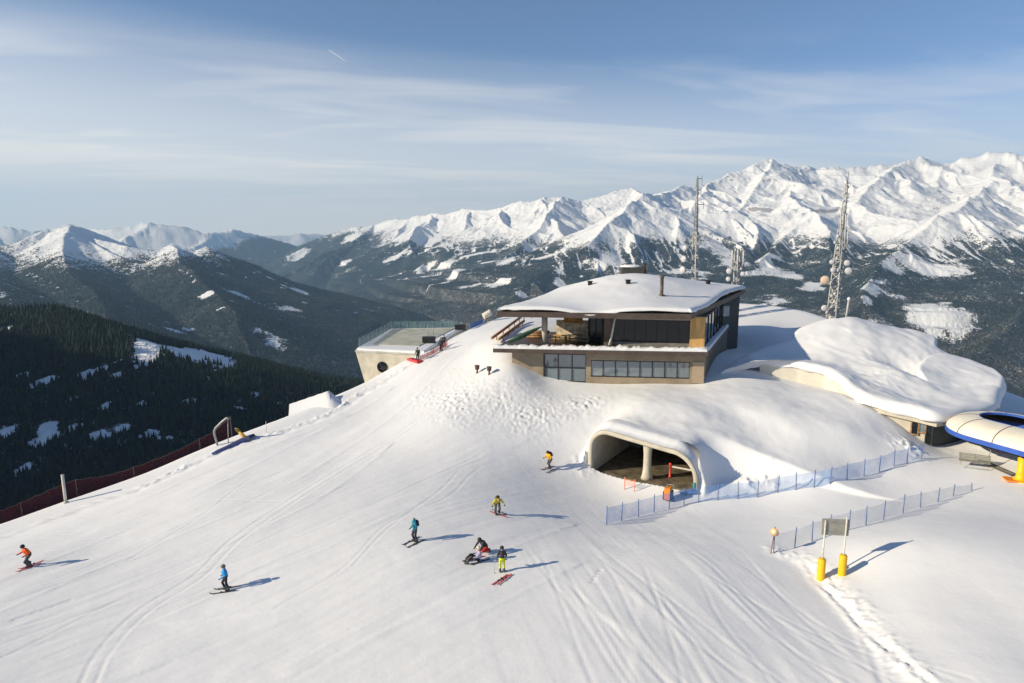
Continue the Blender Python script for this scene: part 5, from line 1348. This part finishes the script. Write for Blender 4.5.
# signs on the right
sb0, sb1 = ground_pt(820.5, 580), ground_pt(841.5, 579)
t = empty("piste_sign", (sb0 + sb1) / 2, 0, "large grey backed piste sign on two posts wrapped in yellow pads", "sign")
for q in (sb0, sb1):
    top = q + Vector((0.08, 0.05, 4.05)); b = MB(); b.tube([q, top], 0.055, 8); b.build("post", WHITE, t)
    b = MB(); b.lathe(q + Vector((0, 0, -0.15)), [(0.24, 0), (0.25, 0.05), (0.25, 1.50), (0.21, 1.56), (0.06, 1.57)], 16); b.build("pad", YELLOW, t)
dv = (sb1 - sb0); dn_ = Vector((dv.x, dv.y, 0)).normalized()
pc_ = (sb0 + sb1) / 2 + Vector((0.08, 0.12, 3.42)); b = MB(); b.box(pc_, (dv.length + 0.35, 0.05, 1.12), math.atan2(dv.y, dv.x), 0.01); b.build("panel", M("grey_sign_back", (0.28, 0.27, 0.24), 0.6, 0.12, 2.0), t)
b = MB()
for dz in (-0.35, 0.35): b.box(pc_ + Vector((0, -0.045, dz)), (dv.length + 0.3, 0.04, 0.06), math.atan2(dv.y, dv.x))
b.build("rails", STEEL, t)
q = ground_pt(770.5, 553); t = empty("round_sign", q, 0, "round pale orange sign on a thin stake beside the pale net fence", "sign")
b = MB(); b.tube([q - Vector((0, 0, .2)), q + Vector((0.22, 0, 2.0))], 0.035, 6); b.build("stake", M("red_stake", (0.30, 0.12, 0.10), 0.6, 0.2), t)
cdi = q + Vector((0.17, -0.06, 1.62)); b = MB(); rot = Vector((0, 0, 1)).rotation_difference(Vector((-0.5, -0.85, 0.0))).to_matrix(); b.lathe(cdi, [(0.30, -0.015), (0.30, 0.015)], 24, rot); b.build("disc", M("orange_rim", (0.72, 0.42, 0.16), 0.5, 0.1), t)
b = MB(); b.lathe(cdi + rot @ Vector((0, 0, 0.02)), [(0.20, -0.012), (0.20, 0.012)], 24, rot); b.build("disc_centre", M("pale_centre", (0.72, 0.60, 0.44), 0.5, 0.1), t)

# red netting and bits along the far edge of the piste
net_fence("red_net", [(420, 360.5), (427, 357.5), (434, 354), (441, 350), (447, 345.5)], 0.75, NET_P, M("red_post_paint", (0.6, 0.06, 0.06), 0.6, 0.1), "low red net along the far edge of the piste beside the standing people", "net", pr=0.03)
q0, q1 = ground_pt(410, 361.5), ground_pt(420, 363); t = empty("red_mat", q0, 0, "red mat lying on the snow at the lower end of the red net", "mat")
b = MB(); d = q1 - q0; b.box((q0 + q1) / 2 + Vector((0, 0, 0.22)), (d.length, 1.0, 0.3), math.atan2(d.y, d.x), 0.06); b.build("mat", M("red_mat_cloth", (0.65, 0.06, 0.06), 0.7, 0.15, 3), t)
b = MB(); b.box((q0 + q1) / 2 + Vector((0, 0, 0.39)), (d.length * .8, 0.12, 0.05), math.atan2(d.y, d.x), 0.01); b.build("strap", BLACK, t)
net_fence("blue_banner", [(470, 330), (477, 326.5), (483, 323)], 0.95, net_mat("bright_blue_net", (0.10, 0.22, 0.55), 0.75), POST_B, "short bright blue net at the far top of the piste", "net", pr=0.04)
q = ground_pt(487, 321); t = empty("snow_gun", q, 0.5, "white and tan snow cannon standing at the far top of the piste", "snow gun")
lp_(t, "tripod", lambda b: [b.tube([(0, 0, 1.0), (0.7 * math.cos(a), 0.7 * math.sin(a), -0.1)], 0.05, 6) for a in (0.3, 2.4, 4.5)], STEEL)
lp_(t, "barrel", lambda b: b.lathe((0, 0, 1.35), [(0.42, -0.7), (0.5, -0.65), (0.5, 0.5), (0.58, 0.7), (0.52, 0.7), (0.4, 0.3)], 16, Matrix.Rotation(math.radians(65), 3, 'Y')), WHITE)
lp_(t, "motor_box", lambda b: b.box((-0.3, 0, 0.85), (0.5, 0.5, 0.6), None, 0.05), M("tan_box", (0.45, 0.28, 0.18), 0.7, 0.2))
b = MB(); rf = [P(px, py, Y) for px, py, Y in ((524, 302, 104), (532, 299, 106), (540, 296, 108), (548, 293, 110), (556, 290, 112))]
t = empty("terrace_railing", rf[0], 0, "thin dark railing along the crest left of the restaurant roof", "railing")
for q in rf:
    b = MB(); b.tube([q + np.array((0, 0, 0.2)), q - np.array((0, 0, 3.0))], 0.06, 6); b.build("post", BLACK, t)
for dz in (0.15, -0.4, -0.9):
    b = MB(); b.tube([q + np.array((0, 0, dz)) for q in rf], 0.04, 6); b.build("rail", STEEL, t)

# ------------------------------------------------------------------ people
SKIN = M("skin", (0.50, 0.32, 0.24), 0.6, 0.06, 6)
def capsule(mb, p, q, r0, r1, seg_=12):
    p = Vector(p); q = Vector(q); d = (q - p); L = max(d.length, 1e-4); d = d / L
    pts = []; rs = []
    for a in (80, 55, 28, 0): pts.append(p - d * r0 * math.sin(math.radians(a))); rs.append(r0 * math.cos(math.radians(a)))
    for a in (0, 28, 55, 80): pts.append(q + d * r1 * math.sin(math.radians(a))); rs.append(r1 * math.cos(math.radians(a)))
    mb.tube(pts, rs, seg_)
def lerpv(a, b, t): return Vector(a) * (1 - t) + Vector(b) * t
STAND = dict(an=(.13, -.02, .10), kn=(.13, .08, .50), hi=(.10, -.03, .92), pe=(0, -.03, .98), ch=(0, .03, 1.28), nk=(0, .05, 1.50), hd=(0, .08, 1.64), sh=(.19, .03, 1.42), el=(.29, -.02, 1.14), ha=(.27, .20, .98))
SKI = dict(an=(.14, -.04, .10), kn=(.15, .14, .47), hi=(.11, -.10, .84), pe=(0, -.10, .90), ch=(0, .08, 1.18), nk=(0, .17, 1.37), hd=(0, .22, 1.50), sh=(.20, .13, 1.30), el=(.33, .06, 1.04), ha=(.33, .32, .96))
BENT = dict(an=(.14, -.04, .10), kn=(.15, .10, .48), hi=(.11, -.14, .88), pe=(0, -.14, .94), ch=(0, .12, 1.14), nk=(0, .30, 1.24), hd=(0, .41, 1.28), sh=(.20, .24, 1.20), el=(.36, .18, .98), ha=(.42, .32, .86))
KNEEL = dict(an=(.13, -.30, .10), kn=(.15, .20, .22), hi=(.11, -.12, .40), pe=(0, -.12, .46), ch=(0, .10, .74), nk=(0, .24, .90), hd=(0, .34, .98), sh=(.20, .18, .84), el=(.30, .34, .60), ha=(.22, .54, .46))
SIT = dict(an=(.16, .72, .12), kn=(.17, .40, .46), hi=(.11, -.02, .16), pe=(0, -.04, .20), ch=(0, -.12, .50), nk=(0, -.10, .72), hd=(0, -.05, .87), sh=(.20, -.11, .64), el=(.31, .10, .44), ha=(.24, .32, .42))
def person(px, py, face, pose, mats, label, hscale=1.0, hat='helmet', pack=None, asym=0.0, group=None, base=None):
    """face: heading angle from +X; mats: jacket, trousers, boots, gloves, hat"""
    q = base if base is not None else ground_pt(px, py)
    jk, tr, bo, gl, ht = mats
    mb = MB(); caps = []
    def C(p, r, a, b, m): capsule(mb, p, r, a, b); caps.append((Vector(p), Vector(r), a, b, m))
    J = pose; ch, nk, hd, pe = (Vector(J[k]) for k in ('ch', 'nk', 'hd', 'pe'))
    C(pe, lerpv(pe, ch, .45), .165, .165, 1); C(lerpv(pe, ch, .25), ch, .17, .18, 0); C(ch, lerpv(ch, nk, .55), .175, .13, 0); C(lerpv(ch, nk, .5), lerpv(nk, hd, .35), .075, .065, 5); C(lerpv(nk, hd, .8), hd + (hd - nk).normalized() * .05, .085, .10, 5)
    fw = Vector((0, 1, 0)); C(hd + fw * .09 + Vector((0, 0, -.01)), hd + fw * .115 + Vector((0, 0, -.025)), .014, .016, 5)
    for s in (-1, 1):
        f = lambda k, dy=0: Vector((s * J[k][0], J[k][1] + (s * asym if k in ('an', 'kn') else s * asym * 0.4 * (k == 'ha') * -1), J[k][2]))
        an, kn, hi, sh, el, ha = (f(k) for k in ('an', 'kn', 'hi', 'sh', 'el', 'ha'))
        C(hi, kn, .115, .082, 1); C(kn, an + Vector((0, 0, .10)), .085, .072, 1)
        toe = (an + Vector((0, .17, -.035))) if pose is not KNEEL else (an + Vector((0, -.10, -.03)))
        C(an + Vector((0, -.02, .13)), an + Vector((0, -.02, 0)), .085, .08, 2); C(an + Vector((0, -.04, -.03)), toe, .068, .060, 2)
        C(lerpv(ch, nk, .45), sh, .11, .088, 0); C(sh, el, .086, .066, 0); C(el, ha, .066, .052, 0)
        d = (ha - el).normalized(); sd = Vector((s, 0, 0)); sd = (sd - d * sd.dot(d)).normalized(); up_ = d.cross(sd) * s
        C(ha, ha + d * .075, .042, .044, 3)
        for k in range(4):
            o0 = ha + d * .09 + sd * (.036 - .024 * k); c1 = o0 + d * (.040 + .008 * (k in (1, 2))) - up_ * .012; C(o0, c1, .0150, .0140, 3); C(c1, c1 + d * .012 - up_ * .036, .0140, .0125, 3)
        th = ha + d * .03 - sd * .036; C(th, th - sd * .026 + d * .045 - up_ * .02, .017, .014, 3)
    tmp = mb.build("tmp_body", SKIN); md = tmp.modifiers.new("r", 'REMESH'); md.mode = 'VOXEL'; md.voxel_size = 0.0135; md.use_smooth_shade = True
    sm_ = tmp.modifiers.new("s", 'SMOOTH'); sm_.iterations = 2; sm_.factor = 0.5
    dg = bpy.context.evaluated_depsgraph_get(); me = bpy.data.meshes.new_from_object(tmp.evaluated_get(dg)); bpy.data.objects.remove(tmp)
    n = len(me.vertices); co = np.empty(n * 3); me.vertices.foreach_get('co', co); co = co.reshape(-1, 3)
    best = np.full(n, 9.0); mi = np.zeros(n, int)
    for p, r, a, b_, m in caps:
        p = np.array(p); r = np.array(r); d = r - p; l2 = max(1e-9, d @ d); t = np.clip(((co - p) @ d) / l2, 0, 1)
        e = np.linalg.norm(co - p - t[:, None] * d, axis=1) - (a + (b_ - a) * t); k = e < best; best[k] = e[k]; mi[k] = m
    fm = [int(mi[p.vertices[0]]) for p in me.polygons]; me.materials.clear()
    for m in (jk, tr, bo, gl, ht, SKIN): me.materials.append(m)
    me.polygons.foreach_set('material_index', fm); me.polygons.foreach_set('use_smooth', [True] * len(fm)); me.name = "person"
    o = link(bpy.data.objects.new("person", me)); o.location = q; o.rotation_euler = (0, 0, face - math.pi / 2); o.scale = (hscale,) * 3
    tag(o, label, "person", group)
    def child(nm, fn, m): b = MB(); fn(b); c = b.build(nm, m, None); c.parent = o; return c
    ax = (hd - nk).normalized(); rot = Vector((0, 0, 1)).rotation_difference((ax + Vector((0, 0, 1))).normalized()).to_matrix()
    if hat == 'helmet':
        child("helmet", lambda b: b.lathe(hd + Vector((0, -.015, .01)), [(.115, -.06), (.138, -.04), (.142, .03), (.125, .09), (.085, .135), (.02, .152)], 16, rot), ht)
        child("goggles", lambda b: b.box(hd + Vector((0, .105, .03)), (.17, .06, .075), None, .02), BLACK)
    elif hat == 'hood':
        child("hood", lambda b: b.lathe(hd + Vector((0, -.03, -.02)), [(.10, -.10), (.135, -.06), (.14, .03), (.12, .09), (.08, .13), (.02, .145)], 16, rot), ht)
    else:
        child("hat", lambda b: b.lathe(hd + Vector((0, -.01, .03)), [(.112, -.03), (.12, -.01), (.118, .04), (.09, .09), (.03, .115), (.035, .14), (.01, .15)], 14, rot), ht)
    if pack:
        bk = MB(); n_ = (nk - pe).normalized(); c = lerpv(pe, nk, .62) + n_.cross(Vector((1, 0, 0))) * .25
        if (c - lerpv(pe, nk, .62)).y > 0: c = lerpv(pe, nk, .62) - n_.cross(Vector((1, 0, 0))) * .25
        rx = Vector((0, 0, 1)).rotation_difference(n_).to_matrix()
        bk.box(c, (.30, .17, .46), rx, .06)
        k = bk.build("backpack", pack[0], None); M4 = Matrix.LocRotScale(o.location, o.rotation_euler, o.scale); k.data.transform(M4); tag(k, pack[1], "backpack")
    return o
def ski(p_tip, p_tail, mat_, label, wid=0.10, lift=0.03, L=1.72):
    a, c = ground_pt(*p_tip), ground_pt(*p_tail); d = (a - c); mid_ = (a + c) / 2; d.normalize()
    a = mid_ + d * L / 2; c = mid_ - d * L / 2
    a.z = gz(a.x, a.y)[0]; c.z = gz(c.x, c.y)[0]; mid_.z = max((a.z + c.z) / 2, gz(mid_.x, mid_.y)[0]); s = d.cross(Vector((0, 0, 1))).normalized()
    rows = []
    for k in range(17):
        t = k / 16; q = c.lerp(a, t) + Vector((0, 0, lift + mid_.z - (a.z + c.z) / 2 + (0.13 * max(0, (t - .88) / .12) ** 2) + 0.03 * max(0, (.06 - t) / .06)))
        w = wid * (0.5 + 0.08 * abs(t - .5) * 2) * (1 if t < .93 else max(.25, (1 - t) / .07))
        rows.append([q - s * w, q - s * w + Vector((0, 0, .02)), q + s * w + Vector((0, 0, .02)), q + s * w, q - s * w])
    b = MB(); b.sheet(rows, False); b.add(rows[0][:4], [(0, 1, 2, 3)]); o = b.build("ski", mat_, None); tag(o, label, "ski", "skis on the snow")
    b = MB(); qm = c.lerp(a, .46) + Vector((0, 0, lift + .05 + mid_.z - (a.z + c.z) / 2)); yw_ = math.atan2(d.y, d.x)
    b.box(qm + d * .16, (.12, .075, .06), yw_, .01); b.box(qm - d * .16, (.12, .075, .07), yw_, .01); k = b.build("binding", BLACK, None); k.parent = o
    return d
def heading(tip, tail): a, c = ground_pt(*tip), ground_pt(*tail); return math.atan2(a.y - c.y, a.x - c.x)
cl = lambda n, c: M(n, c, 0.75, 0.15, 5)
J_OR, J_BL, J_TE, J_YE, J_MU = cl("orange_jacket", (0.85, 0.13, 0.02)), cl("blue_jacket", (0.02, 0.27, 0.62)), cl("teal_jacket", (0.01, 0.17, 0.24)), cl("yellow_jacket", (0.78, 0.42, 0.01)), cl("mustard_jacket", (0.52, 0.42, 0.02))
J_BK, J_LI, J_GN = cl("black_jacket", (0.035, 0.035, 0.04)), cl("lilac_jacket", (0.36, 0.34, 0.48)), cl("dark_green_jacket", (0.03, 0.05, 0.03))
T_BK, T_NV, T_YE, T_RD, T_GY = cl("black_trousers", (0.02, 0.02, 0.025)), cl("navy_trousers", (0.025, 0.03, 0.05)), cl("lime_trousers", (0.62, 0.68, 0.01)), cl("red_trousers", (0.50, 0.03, 0.03)), cl("grey_trousers", (0.07, 0.07, 0.075))
BOOT, GLV = cl("ski_boot", (0.10, 0.10, 0.10)), cl("glove", (0.04, 0.04, 0.04))
S_RED, S_DK, S_GR = M("red_ski", (0.55, 0.05, 0.04), 0.4, 0.2, 3), M("dark_ski", (0.06, 0.05, 0.05), 0.4, 0.3, 3), M("grey_ski", (0.25, 0.22, 0.22), 0.4, 0.3, 3)
h = heading((14, 573), (42, 563)); person(28.5, 567, h, SKI, (J_OR, T_GY, BOOT, GLV, cl("dark_hat", (.03, .02, .03))), "skier in a bright orange jacket and dark trousers at the far left", 1.10, asym=-.10)
ski((15, 573.5), (41, 564), S_RED, "pale red ski nearer the viewer under the orange jacket skier"); ski((18, 570.5), (43, 561.5), S_RED, "pale red ski farther from the viewer under the orange jacket skier")
h = heading((211, 595), (238, 588)); person(226, 590, h, STAND, (J_BL, T_BK, BOOT, GLV, cl("grey_helmet", (.12, .13, .12))), "skier in a bright blue jacket and black trousers with grey helmet", 1.02, asym=.12)
ski((210.5, 595), (235, 591), S_DK, "dark ski nearer the viewer under the bright blue jacket skier"); ski((214, 590.5), (239.5, 586.5), S_DK, "dark ski farther from the viewer under the bright blue jacket skier")
h = heading((404, 545), (418, 540)); person(415, 541.5, h, STAND, (J_TE, T_NV, BOOT, GLV, cl("teal_hood", (.02, .28, .40))), "skier in a teal hooded jacket seen from the side with dark trousers", 1.03, 'hood', (cl("navy_pack", (.03, .05, .08)), "small dark backpack worn over the teal hooded jacket"), asym=.05)
ski((403.5, 545), (417, 538.5), S_DK, "dark ski on the left under the teal jacket skier"); ski((408, 547.5), (422, 541), S_DK, "dark ski on the right under the teal jacket skier")
h = heading((505, 517), (494, 512.5)); person(497.5, 514.5, h - 0.7, BENT, (J_MU, T_GY, BOOT, GLV, cl("olive_hat", (.10, .09, .02))), "skier in a mustard jacket bending forward in the middle of the piste", 1.12, 'hat', (cl("dark_strap_pack", (.08, .06, .03)), "small brown backpack on the bending mustard jacket skier"))
ski((505, 517), (493, 512.8), S_RED, "red tipped ski nearer the viewer under the bending mustard jacket skier"); ski((507, 514.8), (495, 510.8), S_GR, "grey ski farther from the viewer under the bending mustard jacket skier")
h = heading((540, 470.5), (553, 467)); person(549.5, 468.5, h, SKI, (J_YE, T_GY, BOOT, GLV, cl("maroon_helmet", (.10, .02, .02))), "skier in a yellow jacket coming down near the tunnel mouth", 1.12, pack=(cl("maroon_pack", (.07, .02, .02)), "dark maroon backpack on the yellow jacket skier by the tunnel"), asym=-.06)
ski((540, 470), (553, 466.5), S_GR, "grey ski farther from the viewer under the yellow jacket skier"); ski((545.5, 473), (557, 468.5), S_GR, "grey ski nearer the viewer under the yellow jacket skier")
person(502, 573, math.radians(95), STAND, (J_BK, T_YE, BOOT, GLV, cl("black_helmet", (.03, .03, .03))), "person in a black jacket and lime yellow trousers standing off their skis", 1.03)
ski((491, 587), (507, 576.5), S_RED, "red ski lying on the snow, left one of the crossed pair", lift=.02); ski((495.5, 588), (512, 576), S_RED, "red ski lying on the snow, right one of the crossed pair", lift=.05)
person(484, 554, math.radians(215), KNEEL, (J_BK, T_RD, BOOT, GLV, cl("black_hat", (.03, .03, .035))), "person in a black jacket and red trousers kneeling to help on the snow", 1.12)
person(477.5, 562, math.radians(200), SIT, (J_LI, T_BK, BOOT, GLV, cl("white_helmet", (.70, .66, .45))), "person in a lilac jacket and pale helmet sitting on the snow", 1.08)
ski((466, 562), (479, 558.5), S_RED, "red ski farther from the viewer beside the sitting lilac jacket person"); ski((473, 565), (486, 561), S_DK, "dark ski nearer the viewer beside the sitting lilac jacket person")
person(418, 361, math.radians(250), STAND, (J_GN, T_BK, BOOT, GLV, cl("green_hat", (.03, .04, .02))), "person in dark green clothes standing by the red mat at the far edge", 1.05, 'hat')
person(441.3, 351, math.radians(240), STAND, (J_BK, T_BK, BOOT, GLV, cl("black_hat", (.03, .03, .035))), "person in black standing lower of the two beside the red net", 1.05, 'hat')
person(444, 347, math.radians(80), STAND, (J_GN, T_BK, BOOT, GLV, cl("green_hat", (.03, .04, .02))), "person in dark green standing upper of the two beside the red net", 1.0, 'hat')
b = MB(); q = ground_pt(494.5, 574); b.tube([q - Vector((0, 0, .1)), q + Vector((.05, .1, 1.15))], .012, 6); b.lathe(q + Vector((0, 0, .04)), [(.05, 0), (.05, .015), (.01, .02)], 8); o = b.build("ski_pole", STEEL, None); tag(o, "thin grey ski pole planted left of the lime trousered person", "ski pole")

# condensation trail high above
b = MB(); p0, p1 = P(329, 50, 26000), P(348, 62.5, 26000); b.tube([p0 + (p1 - p0) * k / 10 for k in range(11)], [4 + 12 * math.sin(math.pi * (0.08 + 0.84 * k / 10)) for k in range(11)], 8)
tag(b.build("contrail", M("ice_vapour", (0.9, 0.9, 0.9), 1.0, 0.05, 0.002)), kind='stuff', label="short white condensation trail high in the blue sky", cat="contrail")
